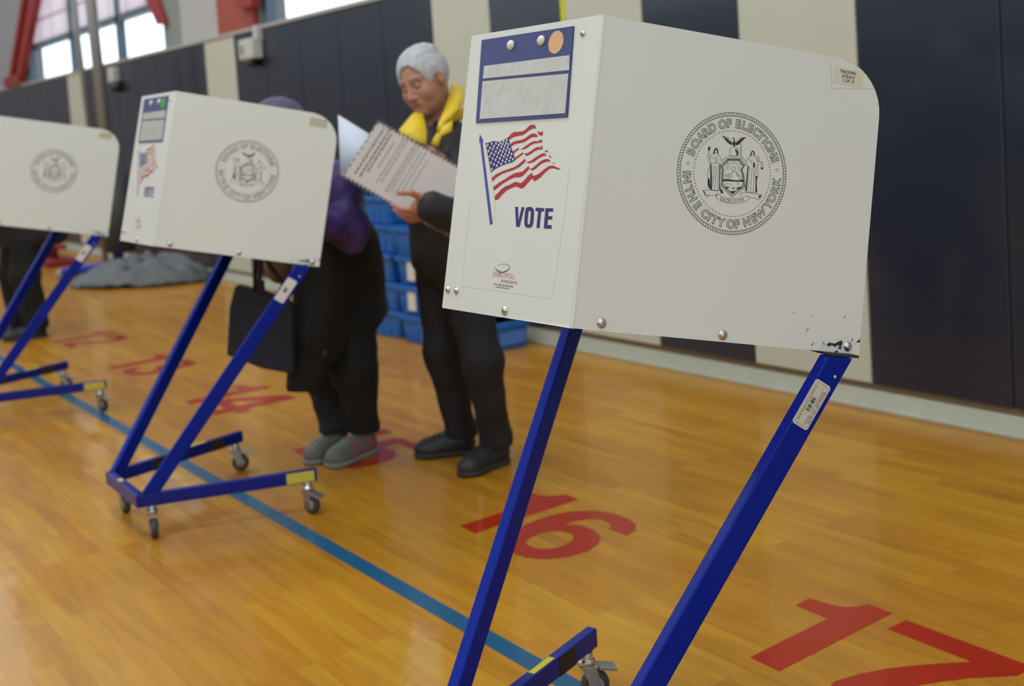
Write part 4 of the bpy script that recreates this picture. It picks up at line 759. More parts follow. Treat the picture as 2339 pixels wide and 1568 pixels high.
        me.polygons.add(len(fs)); me.polygons.foreach_set('loop_start', np.arange(len(fs), dtype=np.int32)*4)
        me.polygons.foreach_set('loop_total', np.full(len(fs), 4, np.int32))
        me.polygons.foreach_set('use_smooth', np.ones(len(fs), bool))
        for mm in mats: me.materials.append(M[mm])
        if region is not None:
            ce = vs[fs].mean(1); me.polygons.foreach_set('material_index', region(ce).astype(np.int32))
        me.update(calc_edges=True); me.validate()
        o = bpy.data.objects.new(name, me); C.objects.link(o)
        if parent is not None: o.parent = parent
        return o
A3 = lambda *x: np.array(x, float)
def nrm(v): v = np.array(v, float); return v/np.linalg.norm(v)
class Head:
    def __init__(s, c, f, roll=0.):
        s.c = A3(*c); s.f = nrm(f); u = A3(0, 0, 1); s.l = nrm(np.cross(u, s.f)); s.u = np.cross(s.f, s.l)
        l = s.l*math.cos(roll)+s.u*math.sin(roll); s.u = -s.l*math.sin(roll)+s.u*math.cos(roll); s.l = l
        s.A = [s.f, s.l, s.u]
    def P(s, f, l, u): return s.c+s.f*f+s.l*l+s.u*u
    def loc(s, P): d = P-s.c; return d@s.f, d@s.l, d@s.u
    def build(s, S, neck, rn=.055):
        P = s.P
        S.ell(P(-.012, 0, .025), (.098, .076, .092), s.A)
        S.ell(P(.03, 0, -.032), (.066, .067, .088), s.A, k=.03)
        S.ell(P(.05, 0, -.078), (.042, .049, .044), s.A, k=.03)
        S.ell(P(.078, 0, -.098), (.02, .024, .018), s.A, k=.02)
        for q in (-1, 1):
            S.ell(P(.062, q*.043, -.03), (.026, .024, .028), s.A, k=.02)
            S.ell(P(.088, q*.031, .006), (.016, .017, .011), s.A, k=.014, op='s')
            S.ell(P(.077, q*.031, .004), (.0135, .0155, .0105), s.A, k=.004)
            S.cap(P(.083, q*.014, .027), P(.074, q*.05, .026), .0075, .006, k=.014)
            S.ell(P(.094, q*.0125, -.036), (.011, .0085, .008), s.A, k=.007)
            S.ell(P(-.004, q*.081, -.002), (.019, .0095, .034), s.A, k=.006)
            S.ell(P(.003, q*.088, .004), (.009, .005, .018), s.A, k=.004, op='s')
        S.cap(P(.088, 0, .014), P(.108, 0, -.028), .0075, .0115, k=.012)
        S.ell(P(.107, 0, -.033), (.013, .011, .009), s.A, k=.006)
        S.ell(P(.081, 0, -.06), (.017, .028, .016), s.A, k=.014)
        S.cap(P(.094, -.02, -.0585), P(.094, .02, -.0585), .0045, k=.006)
        S.cap(P(.093, -.018, -.069), P(.093, .018, -.069), .0055, k=.006)
        S.cap(P(.1025, -.024, -.0635), P(.1025, .024, -.0635), .0022, k=.004, op='s')
        S.cap(P(-.028, 0, -.05), neck, rn*1.02, rn*1.05, k=.03)
    def region(s, P):
        f, l, u = s.loc(P); r = np.zeros(len(P), int); head = (f**2+l**2+u**2) < .03
        lip = head & (f > .083) & (np.abs(l) < .024) & (np.abs(u+.0635) < .009-.00025*np.abs(l)*1000*.2)
        brow = head & (f > .06) & (np.abs(np.abs(l)-.031) < .02) & (np.abs(u-.031+.02*(np.abs(l)-.031)) < .0038)
        lid = head & (f > .06) & (np.abs(np.abs(l)-.031) < .013) & (np.abs(u-.0015) < .0014)
        r[lip] = 1; r[brow | lid] = 2; return r
def hair(s, name, parent, mname, thick=.012, hairline=.062, back=-.075, res=.0025, side=.0):
    c = s.c; S = SDF(c-.16, c+.16, res); P = s.P
    S.ell(P(-.015, 0, .03), (.098+thick, .076+thick*1.4, .092+thick*.9), s.A)
    S.ell(P(-.03, .0, .1), (.075, .06, .03), s.A, k=.03)
    # open the face and the neck
    S.ell(P(.125, .010, -.006), (.1, .069, .108), s.A, k=.01, op='s')
    S.ell(P(.07, .0, -.09), (.09, .2, .075), s.A, k=.012, op='s')
    for q in (-1, 1): S.ell(P(.012, q*.088, -.018), (.03, .03, .034), s.A, k=.006, op='s')
    S.cut(P(0, 0, back), -s.u, .01)
    p = np.meshgrid(*S.ax, indexing='ij', sparse=True)
    f = (p[0]-c[0])*s.f[0]+(p[1]-c[1])*s.f[1]+(p[2]-c[2])*s.f[2]; l = (p[0]-c[0])*s.l[0]+(p[1]-c[1])*s.l[1]+(p[2]-c[2])*s.l[2]; u = (p[0]-c[0])*s.u[0]+(p[1]-c[1])*s.u[1]+(p[2]-c[2])*s.u[2]
    S.D += (.0028*np.sin(34*f+20*l+2*np.sin(30*u))*np.sin(28*l-9*u+1)+.0013*np.sin(150*l+55*f+2.5*np.sin(38*f))+.0009*np.sin(290*l-60*u+3*np.sin(45*f))).astype(np.float32)
    return S.mesh(name, [mname], parent, smooth_it=1)
def hand(S, wrist, palm, fingers, thumb, r=.0088, kp=.008):
    S.cap(wrist, palm, .024, .027, k=.02)
    for f in fingers:
        S.cap(palm, f[0], .020, .0115, k=.012)
        S.path(f, [r*1.12, r*1.05, r*.95, r*.82][:len(f)], k=.002)
    S.cap(palm, thumb[0], .019, .0135, k=.012); S.path(thumb, [.0125, .011, .0098][:len(thumb)], k=.003)
def shoe(name, heel, toe, parent, mname, sole='shoe_sole', w=.045, trim=None, up=.085, lab=None):
    h = A3(*heel); t = A3(*toe); h[2] = t[2] = 0; d = nrm(t-h); sd = A3(-d[1], d[0], 0); L = np.linalg.norm(t-h)
    S = SDF(np.minimum(h, t)-.09, np.maximum(h, t)+A3(.09, .09, .17), .004)
    S.cap(h+d*.045+A3(0, 0, .04), h+d*(L-.05)+A3(0, 0, .03), .040, w*.93, k=.02)
    S.ell(h+d*(L-.065)+A3(0, 0, .032), (.066, w, .036), [d, sd, A3(0, 0, 1)], k=.02)
    S.ell(h+d*(L*.42)+A3(0, 0, .062), (.075, .034, .034), [d, sd, A3(0, 0, 1)], k=.03)
    S.cap(h+d*.05+A3(0, 0, .06), h+d*.06+A3(0, 0, up+.03), .041, .042, k=.02)
    S.cut((0, 0, .016), (0, 0, -1)); S.cut(h+A3(0, 0, up+.02), nrm([0, 0, 1])-d*.25, .01)
    def reg(P):
        r = np.zeros(len(P), int); q = (P-h)@d; s_ = np.abs((P-h)@sd)
        if trim: r[(np.sin((q-P[:, 2]*.9)*95) > .45) & (P[:, 2] > .03) & (P[:, 2] < .085) & (q < L*.7) & (s_ > .02)] = 1
        return r
    o = S.mesh(name, [mname]+([trim] if trim else []), parent, region=reg)
    if lab: o['label'] = lab
    def zt(q):
        c = S.D[np.searchsorted(S.ax[0], q[0]), np.searchsorted(S.ax[1], q[1])]; w_ = np.where(c < 0)[0]
        return S.ax[2][w_.max()]+.001 if len(w_) else .05
    mb = MB()
    for i in range(5):
        c0 = h+d*(L*.50+.02*i); P_ = []
        for k in (-1, -.5, 0, .5, 1): q = c0+sd*k*(.024+.001*i)+d*.006*abs(k); q[2] = zt(q); P_.append(q)
        mb.tube(P_, .003, 'sole_grey' if sole == 'sole_grey' else 'trouser', 6)
    mb.build('laces', o)
    S = SDF(np.minimum(h, t)-.09, np.maximum(h, t)+A3(.09, .09, .07), .004)
    S.cap(h+d*.048+A3(0, 0, .014), h+d*(L-.055)+A3(0, 0, .014), .045, w+.001, k=.02)
    S.ell(h+d*(L-.062)+A3(0, 0, .014), (.066, w+.004, .035), [d, sd, A3(0, 0, 1)], k=.02)
    S.cut((0, 0, .0015), (0, 0, -1)); S.cut((0, 0, .022), (0, 0, 1)); S.mesh('sole', [sole], o)
    return o
def bounds(pts, m): a = np.array(pts); return a.min(0)-m, a.max(0)+m
def sheet(name, pts, tris, th, mname, parent=None, sub=2):
    me = bpy.data.meshes.new(name); me.from_pydata([tuple(p) for p in pts], [], tris); me.materials.append(M[mname])
    for p in me.polygons: p.use_smooth = True
    o = bpy.data.objects.new(name, me); C.objects.link(o)
    if parent is not None: o.parent = parent
    if sub: s_ = o.modifiers.new('sub', 'SUBSURF'); s_.levels = s_.render_levels = sub
    t = o.modifiers.new('thick', 'SOLIDIFY'); t.thickness = th; t.offset = 0
    return o

# ------------------------------------------------------------ the silver haired man
def man():
    hc = A3(*(-3.7661, 2.3297, 1.4803)); H = Head(hc, (.30, -.85, -.32), .2)
    neck = A3(*(-3.7904, 2.3982, 1.3167))
    chest = A3(*(-3.7829, 2.3894, 1.1456)); belly = A3(*(-3.7831, 2.4016, 0.9500)); pel = A3(*(-3.7791, 2.4053, 0.7796))
    shR = A3(*(-3.9748, 2.3889, 1.2329)); elR = A3(*(-3.8518, 2.3321, 1.0366)); wrR = A3(*(-3.5754, 2.2531, 1.1831))
    shL = A3(*(-3.5839, 2.3852, 1.2348)); elL = A3(*(-3.3536, 2.2456, 0.9579)); wrL = A3(*(-3.3864, 2.0791, 1.0393))
    hiR = A3(*(-3.8650, 2.3983, 0.7143)); knR = A3(*(-3.8527, 2.3837, 0.4313)); anR = A3(*(-3.8285, 2.4296, 0.0762))
    hiL = A3(*(-3.6941, 2.3970, 0.7191)); knL = A3(*(-3.5892, 2.3900, 0.4222)); anL = A3(*(-3.6171, 2.4362, 0.1064))
    def ank(h, t): h = A3(*h); t = A3(*t); return h+nrm(t-h)*.06+A3(0, 0, .10)
    anR = ank((-3.8382, 2.5012, 0.0000), (-3.9580, 2.2836, 0.0000)); anL = ank((-3.6536, 2.5196, 0.0000), (-3.6027, 2.2682, 0.0000))
    # hands
    pL = A3(*(-3.4149, 2.0562, 1.0378))
    fL = [[(-3.4355, 2.0521, 1.0286), (-3.4616, 2.0330, 1.0313), (-3.4940, 2.0228, 1.0375), (-3.5222, 2.0105, 1.0503)], [(-3.4430, 2.0574, 1.0158), (-3.4787, 2.0417, 1.0148), (-3.5102, 2.0326, 1.0193), (-3.5393, 2.0274, 1.0297)],
          [(-3.4574, 2.0705, 1.0049), (-3.4904, 2.0582, 1.0005), (-3.5202, 2.0513, 1.0033), (-3.5475, 2.0485, 1.0120)], [(-3.4614, 2.0810, 0.9945), (-3.4909, 2.0734, 0.9881), (-3.5179, 2.0701, 0.9891), (-3.5434, 2.0697, 0.9960)]]
    tL = [(-3.3914, 2.0501, 1.0749), (-3.3892, 2.0122, 1.0934), (-3.4202, 1.9859, 1.0938)]
    pR = A3(*(-3.6061, 2.2389, 1.2099))
    fR = [[(-3.6185, 2.2245, 1.2366), (-3.6336, 2.2051, 1.2526), (-3.6342, 2.1866, 1.2490)], [(-3.6198, 2.2298, 1.2235), (-3.6425, 2.2165, 1.2344), (-3.6525, 2.2013, 1.2244)], [(-3.6216, 2.2424, 1.2035), (-3.6451, 2.2275, 1.2112), (-3.6552, 2.2121, 1.1996)], [(-3.6139, 2.2513, 1.1867), (-3.6354, 2.2384, 1.1878), (-3.6436, 2.2256, 1.1760)]]
    tR = [(-3.5700, 2.2304, 1.2212), (-3.5728, 2.2005, 1.2202), (-3.5803, 2.1806, 1.2138)]
    allp = [hc, neck, shR, shL, elR, elL, wrR, wrL, anR, anL, pel, pL]
    lo, hi = bounds(allp, .2)
    S = SDF(lo, hi, .009, [(hc-.13, hc+.13, .0022), (pL-.09, pL+.05, .003)])
    H.build(S, neck, .054)
    S.cap(neck, chest, .075, .11, k=.04); S.cap(chest, pel, .11, .09, k=.05); S.cap(shR, shL, .06, k=.05)
    S.path([shR, elR, wrR], [.048, .038, .026]); S.path([shL, elL, wrL], [.048, .038, .027])
    S.path([hiR, knR, anR], [.075, .052, .04], k=.03); S.path([hiL, knL, anL], [.075, .052, .04], k=.03)
    S.cap(anR, anR-A3(0, .0, .05), .038, .036); S.cap(anL, anL-A3(0, 0, .05), .038, .036)
    hand(S, wrL, pL, fL, tL); hand(S, wrR, pR, fR, tR)
    body = S.mesh('person', ['skin', 'lip', 'brow'], None, region=H.region, smooth_it=1)
    tag(body, 'silver haired man in a black jacket with a yellow collar reading a large ballot card', 'person')
    hair(H, 'hair', body, 'hair', thick=.010)
    # jacket
    S = SDF(*bounds([shR, shL, elR, elL, wrR, wrL, pel, neck], .24), .0065)
    S.cap(neck-A3(0, 0, .03), chest, .085, .135, k=.05); S.ell(chest-A3(0, 0, .02), (.195, .135, .2), k=.05)
    S.ell(belly, (.185, .14, .2), k=.06); S.ell(pel+A3(0, 0, .03), (.185, .145, .13), k=.06)
    S.path([shR, elR, wrR+(elR-wrR)*.12], [.085, .066, .048], k=.04); S.path([shL, elL, wrL+(elL-wrL)*.04], [.085, .072, .054], k=.04)
    S.cut(pel-A3(0, 0, .045), (0, 0, -1), .01)
    S.cap(neck+A3(0, 0, .01), neck+A3(0, 0, .15), .062, .07, k=.01, op='s'); S.cap(neck+A3(0, -.03, -.01), chest+A3(.03, -.15, .03), .055, .04, k=.02, op='s')
    S.wrinkle(.0035, 26); S.mesh('jacket', ['jacket'], body)
    # shirt front
    S = SDF(*bounds([neck, chest], .16), .005); S.cap(neck-A3(0, 0, .005), chest, .081, .12, k=.03); S.ell(chest-A3(0, -.0, .0), (.15, .122, .15), k=.04)
    S.cap(neck+A3(0, 0, .04), neck+A3(0, 0, .16), .059, .06, k=.004, op='s'); S.wrinkle(.002, 40); S.mesh('shirt', ['shirt'], body)
    # collar: stand ring and two turned down flaps
    S = SDF(*bounds([neck], .17), .004)
    ring = []
    for k in range(15):
        a = -2.2+k*4.4/14; ring.append(neck+A3(.088*math.sin(a), .012+.082*math.cos(a), .018+.022*math.cos(a)))
    S.path(ring, [.015+.004*math.cos(-2.2+k*4.4/14) for k in range(15)], k=.01)
    S.mesh('collar', ['collar'], body)
    q = [(-3.7714, 2.3116, 1.3856), (-3.7318, 2.2428, 1.3546), (-3.7054, 2.1704, 1.3028), (-3.6859, 2.1608, 1.2805), (-3.6310, 2.1839, 1.2619), (-3.5879, 2.2082, 1.2467), (-3.6294, 2.2415, 1.2932), (-3.6880, 2.2683, 1.3418)]
    sheet('collar_flap', q, [(0, 7, 1), (1, 7, 6, 2), (2, 6, 3), (3, 6, 4), (4, 6, 5)], .007, 'collar', body, 0)
    q = [(-3.7896, 2.4683, 1.4700), (-3.7116, 2.4715, 1.4452), (-3.6283, 2.4109, 1.4037), (-3.5795, 2.3542, 1.3653), (-3.5598, 2.2728, 1.3164), (-3.5570, 2.2386, 1.2851), (-3.5793, 2.2629, 1.3191), (-3.6111, 2.3091, 1.3593), (-3.6700, 2.3698, 1.4044)]
    sheet('collar_flap', q, [(0, 8, 2, 1), (8, 7, 3, 2), (7, 6, 4, 3), (6, 5, 4)], .007, 'collar', body, 0)
    q = [(-3.5697, 2.2463, 1.2818), (-3.5521, 2.2656, 1.3102), (-3.5247, 2.2887, 1.3269), (-3.5175, 2.2771, 1.2880), (-3.5434, 2.2477, 1.2732), (-3.5450, 2.2325, 1.2349), (-3.5683, 2.2183, 1.2457), (-3.5683, 2.2290, 1.2639)]
    sheet('collar_flap', q, [(0, 7, 4), (7, 6, 5, 4), (0, 4, 1), (1, 4, 3, 2)], .006, 'collar', body, 0)
    # trousers
    S = SDF(*bounds([hiR, hiL, anR, anL, knL], .2), .0065)
    S.ell(pel+A3(0, 0, .0), (.165, .125, .1), k=.05)
    S.path([hiR, knR, anR], [.095, .073, .060], k=.04); S.path([hiL, knL, anL], [.095, .072, .060], k=.04)
    S.cap(anR, anR-A3(0, 0, .06), .062, .066); S.cap(anL, anL-A3(0, 0, .06), .062, .066); S.cut((0, 0, .075), (0, 0, -1), .004); S.wrinkle(.0045, 24); S.mesh('trousers', ['trouser'], body)
    shoe('shoe', (-3.8382, 2.5012, 0.0000), (-3.9580, 2.2836, 0.0000), body, 'shoe_black'); shoe('shoe', (-3.6536, 2.5196, 0.0000), (-3.6027, 2.2682, 0.0000), body, 'shoe_black')
    return body
man()
# ballot card in his hands
def card():
    a = A3(*(-3.6601, 2.0330, 1.3598)); b_ = A3(*(-3.6631, 1.9023, 1.1563)); c_ = A3(*(-3.5340, 2.0356, 1.0368)); ex = (c_-b_); L1 = np.linalg.norm(ex); ex /= L1
    ey = a-b_; ey = ey-ex*(ey@ex); Hh = np.linalg.norm(ey); ey /= Hh; nz = np.cross(ex, ey)
    fr = lambda x, y, t: V(b_+ex*x+ey*y+nz*(t-.03*((x-.18)/.3)**2*0))
    Lx = L1*2.35
    t = MB(); n = 44; m_ = 24
    # scalloped outline
    out_ = []
    def edge(p0, p1, k, amp):
        for i in range(k):
            for j, w_ in enumerate((0, .5)):
                q = [p0[0]+(p1[0]-p0[0])*(i+w_)/k, p0[1]+(p1[1]-p0[1])*(i+w_)/k]; d = nrm([p1[0]-p0[0], p1[1]-p0[1]]); nn_ = [d[1], -d[0]]
                out_.append((q[0]-nn_[0]*amp*(j), q[1]-nn_[1]*amp*(j)))
    edge((0, 0), (Lx, 0), 31, .011); edge((Lx, 0), (Lx, Hh), 18, .002); edge((Lx, Hh), (0, Hh), 31, .011); edge((0, Hh), (0, 0), 18, .0)
    t.prism(out_, fr, -.0012, 0, 'card'); o = t.build('ballot_card')
    tag(o, 'large white ballot card with black edge marks held by the silver haired man', 'ballot')
    t = MB()
    for i in range(31):
        x = Lx*(i+.3)/31
        for y in (.001, Hh-.001): t.prism([(x-.0042, y-.0055), (x+.0042, y-.0055), (x+.0042, y+.0055), (x-.0042, y+.0055)], fr, None, .0006, 'card_ink_dark')
    for i in range(9):
        y = Hh*(i+.8)/9.3; t.prism([(.001, y-.006), (.005, y-.006), (.005, y+.006), (.001, y+.006)], fr, None, .0006, 'card_ink_dark')
    rr = random.Random(3)
    for j, (x, y0, y1, w_, mm) in enumerate(((.03, .03, .225, .006, 'card_ink_dark'), (.05, .03, .235, .006, 'card_ink_dark'), (.064, .06, .22, .006, 'card_ink_dark'), (.088, .09, .20, .005, 'card_ink'), (.112, .04, .23, .0045, 'card_ink'), (.125, .05, .235, .0045, 'card_ink'),
                         (.155, .03, .245, .0035, 'card_ink'), (.163, .03, .23, .0035, 'card_ink'), (.173, .04, .235, .0035, 'card_ink'), (.19, .03, .22, .0035, 'card_ink'), (.205, .06, .23, .0035, 'card_ink'), (.225, .04, .2, .0035, 'card_ink'))):
        y = y0
        while y < y1:
            l_ = rr.uniform(.008, .02); t.prism([(x, y), (x+w_, y), (x+w_, min(y+l_, y1)), (x, min(y+l_, y1))], fr, None, .0006, mm); y += l_+.004
    t.build('card_print', o)
    t = MB(); a = A3(*(-3.8640, 2.0076, 1.3753)); q = [(-3.8640, 2.0076, 1.3753), (-3.8012, 1.9670, 1.1519), (-3.7149, 2.0803, 1.0821), (-3.7195, 2.1595, 1.2282)]
    sheet('paper_sheet', q, [(0, 1, 2, 3)], .0008, 'paper', None, 0)
    tag(bpy.data.objects[-1] if False else [x for x in C.objects if x.name == 'paper_sheet'][0], 'plain white paper sheet tucked behind the large ballot card', 'paper')
card()

# ------------------------------------------------------------ the woman bending over the middle booth
def woman():
    hc = A3(*(-4.0983, 1.8783, 1.3082)); H = Head(hc, (-.1, -.8, -.6), 0)
    neck = A3(*(-4.1217, 1.9720, 1.2046)); pel = A3(*(-4.2786, 2.1771, 0.6857)); bel = A3(*(-4.2233, 2.1397, 0.8914)); chest = A3(*(-4.1660, 2.0663, 1.0590))
    shL = A3(*(-3.9918, 2.0569, 1.1051)); elL = A3(*(-3.9026, 2.0429, 0.9421)); wrL = A3(*(-3.8071, 1.8038, 1.0039))
    shR = A3(*(-4.3387, 2.0862, 1.0898)); elR = A3(*(-4.2581, 1.9587, 0.9453)); wrR = A3(*(-4.0107, 1.7605, 1.0094))
    hiR = A3(*(-4.3677, 2.1639, 0.6067)); knR = A3(*(-4.3288, 2.1008, 0.3279)); anR = A3(*(-4.3168, 2.0903, 0.0845))
    hiL = A3(*(-4.2011, 2.1749, 0.6205)); knL = A3(*(-4.1312, 2.1389, 0.3492)); anL = A3(*(-4.1572, 2.1457, 0.1202))
    def ank(h, t): h = A3(*h); t = A3(*t); return h+nrm(t-h)*.06+A3(0, 0, .10)
    anR = ank((-4.2632, 2.1462, 0.0000), (-4.2043, 1.9296, 0.0000)); anL = ank((-4.1753, 2.2245, 0.0000), (-4.0922, 1.9710, 0.0000))
    lo, hi = bounds([hc, neck, pel, shL, shR, elL, elR, wrL, wrR, anR, anL], .2)
    S = SDF(lo, hi, .009, [(hc-.12, hc+.12, .004)])
    H.build(S, neck, .045)
    S.path([neck, chest, bel, pel], [.07, .1, .095, .11], k=.05); S.cap(shL, shR, .05, k=.04)
    S.path([shL, elL, wrL], [.045, .036, .024]); S.path([shR, elR, wrR], [.045, .036, .024])
    S.path([hiR, knR, anR], [.07, .05, .035], k=.03); S.path([hiL, knL, anL], [.07, .05, .035], k=.03)
    S.cap(anR, anR-A3(0, 0, .05), .033, .033); S.cap(anL, anL-A3(0, 0, .05), .033, .033)
    for wr, sg in ((wrL, 1), (wrR, -1)):
        d = A3(-.25*sg, -.95, -.1); sd = A3(-.95, .25, 0)*sg; pm = wr+nrm(d)*.05
        hand(S, wr, pm, [[pm+nrm(d)*.03+sd*(.03-.018*i)-A3(0, 0, 0), pm+nrm(d)*(.055)+sd*(.032-.019*i)-A3(0, 0, .008), pm+nrm(d)*.07+sd*(.03-.018*i)-A3(0, 0, .026)] for i in range(4)], [pm+sd*.035, pm+sd*.045+nrm(d)*.03, pm+sd*.035+nrm(d)*.05-A3(0, 0, .01)])
    body = S.mesh('person', ['skin', 'lip', 'brow'], None, region=H.region)
    tag(body, 'person in a purple top and long black coat bending over the middle booth', 'person')
    # knitted hat
    S = SDF(hc-.2, hc+.2, .005); P = H.P
    S.ell(P(-.02, 0, .035), (.115, .095, .11), H.A); S.ell(P(.10, 0, -.07), (.1, .2, .1), H.A, k=.02, op='s'); S.cut(P(0, 0, -.03), -H.u, .01)
    p = np.meshgrid(*S.ax, indexing='ij', sparse=True); S.wrinkle(.003, 60); S.mesh('knitted_hat', ['hat'], body)
    S = SDF(hc-.2, hc+.2, .006); S.ell(P(-.06, .02, -.02), (.075, .085, .09), H.A); S.ell(P(.06, 0, -.05), (.1, .2, .12), H.A, k=.02, op='s'); S.mesh('hair', ['hair_dark'], body)
    # purple top over the shoulders and arms
    S = SDF(*bounds([shL, shR, elL, elR, wrL, wrR, neck, bel], .2), .0065)
    S.path([neck, chest, bel+A3(0, 0, .12)], [.09, .14, .13], k=.06); S.cap(shL, shR, .085, k=.05)
    S.path([shL, elL, wrL], [.082, .068, .05], k=.04); S.path([shR, elR, wrR], [.08, .07, .05], k=.04)
    S.cap(elL, elL+A3(0, 0, -.045), .055, .05, k=.03)
    S.wrinkle(.007, 22); S.mesh('purple_top', ['purple'], body)
    # coat
    S = SDF(*bounds([chest, pel, knR, knL], .32), .007)
    S.path([(-4.1575, 2.1025, 0.9686), (-4.2155, 2.1465, 0.8554), (-4.2537, 2.1797, 0.7053)], [.11, .15, .15], k=.06)
    S.path([(-4.2537, 2.1797, 0.7053), (-4.2407, 2.1788, 0.5350), (-4.2421, 2.1319, 0.4431)], [.155, .15, .12], k=.06)
    S.cap((-4.2569, 2.2173, 0.7725), (-4.2543, 2.3003, 0.5567), .10, .055, k=.06)
    S.path([(-4.1515, 2.0536, 0.7653), (-4.1356, 1.9638, 0.5367), (-4.1403, 1.9173, 0.3365)], [.12, .09, .07], k=.05)
    S.cap((-4.1690, 2.0593, 0.7282), (-4.1573, 2.0144, 0.4910), .11, .1, k=.05)
    p = np.meshgrid(*S.ax, indexing='ij', sparse=True)
    S.cut((-4.1400, 1.9158, 0.3195), (0, 0, -1), .006); S.cut((-4.2346, 2.3225, 0.5075), nrm([.7, .97, -1]), .006)
    S.wrinkle(.006, 15); co = S.mesh('coat', ['coat'], body)
    for px_ in ((-4.0521, 1.9823, 0.5808), (-4.0543, 1.9664, 0.4670), (-4.0587, 1.9855, 0.6923)):
        b_ = MB(); b_.lathe(px_, (.8, -.55, 0), [(0, .017), (.006, .017), (.008, .012), (.0082, .0004)], 'dark_plastic', 16); b_.build('coat_button', co)
    S = SDF(*bounds([hiR, hiL, anR, anL], .2), .007)
    S.ell(pel, (.15, .13, .1), k=.05); S.cap((-4.2977, 2.1703, 0.5576), (-4.2584, 2.1311, 0.3325), .13, .09, k=.04); S.path([hiR, knR, anR-A3(0, 0, -.02)], [.1, .088, .062], k=.03); S.path([hiL, knL, anL-A3(0, 0, -.02)], [.1, .088, .062], k=.03)
    S.cap(anR, anR-A3(0, 0, .05), .062, .062); S.cap(anL, anL-A3(0, 0, .05), .062, .062); S.cut((0, 0, .098), (0, 0, -1), .004); S.wrinkle(.006, 22); S.mesh('trousers', ['coat'], body)
    shoe('shoe', (-4.2632, 2.1462, 0.0000), (-4.2043, 1.9296, 0.0000), body, 'shoe_grey', 'sole_grey', w=.045, lab='grey sneaker')
    shoe('shoe', (-4.1753, 2.2245, 0.0000), (-4.0922, 1.9710, 0.0000), body, 'shoe_grey', 'sole_grey', trim='shoe_pink', w=.048, lab='grey sneaker with pink trim')
    return body
woman()
# tote bag hanging from her arm
def tote():
    q = [(-4.3086, 1.7439, 0.7430), (-4.2028, 1.8033, 0.7177), (-4.1021, 1.8551, 0.6886), (-4.0760, 1.8713, 0.6599), (-4.0519, 1.8426, 0.4113), (-4.1704, 1.7649, 0.4324), (-4.3235, 1.6930, 0.4761), (-4.3298, 1.7219, 0.6579)]
    mid = np.mean([A3(*p) for p in q], 0); n_ = A3(*(-.813*-1, -.579, 0)); t = MB(); N = len(q)
    rows = []
    for s_, off in ((1, -.04), (1, -.035), (1, .035), (1, .04)):
        k = .93 if abs(off) == .04 else 1
        rows.append([mid+(A3(*p)-mid)*k+n_*off for p in q])
    vs = [p for r in rows for p in r]; fs = [tuple(reversed(range(N))), tuple(range(3*N, 4*N))]
    for r in range(3):
        for i in range(N): j = (i+1) % N; fs.append((r*N+i, r*N+j, (r+1)*N+j, (r+1)*N+i))
    t.add(vs, fs, 'tote', False); b_ = t.build('bag_body')
    root = empty('tote_bag', (0, 0, 0)); tag(root, 'dark navy tote bag hanging beside the middle booth legs', 'bag'); b_.parent = root
    bv = b_.modifiers.new('b', 'BEVEL'); bv.width = .012; bv.segments = 3
    for pts in ([(-4.2103, 1.7765, 0.7260), (-4.1842, 1.7697, 0.8002), (-4.1404, 1.7736, 0.9034), (-4.0849, 1.7910, 0.9788), (-4.0463, 1.7810, 1.0224)], [(-4.1742, 1.7874, 0.6800), (-4.1737, 1.7787, 0.7491), (-4.1430, 1.7797, 0.8354), (-4.1009, 1.7973, 0.9276), (-4.0609, 1.7930, 1.0043)], ):
        t = MB(); t.tube(pts, .009, 'tote', 8); t.build('bag_strap', root)
    t = MB(); pts = [(-4.1587, 1.7843, 0.7664), (-4.1539, 1.7844, 0.7077), (-4.1266, 1.8019, 0.6755), (-4.0962, 1.8287, 0.6879), (-4.0892, 1.8442, 0.7384), (-4.0993, 1.8330, 0.7644), (-4.1121, 1.8038, 0.8176), (-4.1244, 1.7921, 0.8686)]; t.tube(pts, .01, 'tote', 8); t.build('bag_handle', root)
    rebase(root, tuple(float(x) for x in (mid[0], mid[1], (-4.1702, 1.7633, 0.4157)[2])))
    # small tan bag
    S = SDF(*bounds([(-4.2845, 1.9082, 0.8275)], .13), .005); S.ell((-4.2823, 1.9098, 0.8134), (.055, .055, .088), k=.02); S.cap((-4.2950, 1.8965, 0.8545), (-4.2687, 1.9326, 0.8464), .03, .035, k=.04); o = S.mesh('shoulder_bag', ['tan']); tag(o, 'small tan bag hanging above the navy tote, under the middle booth panel', 'bag')
tote()

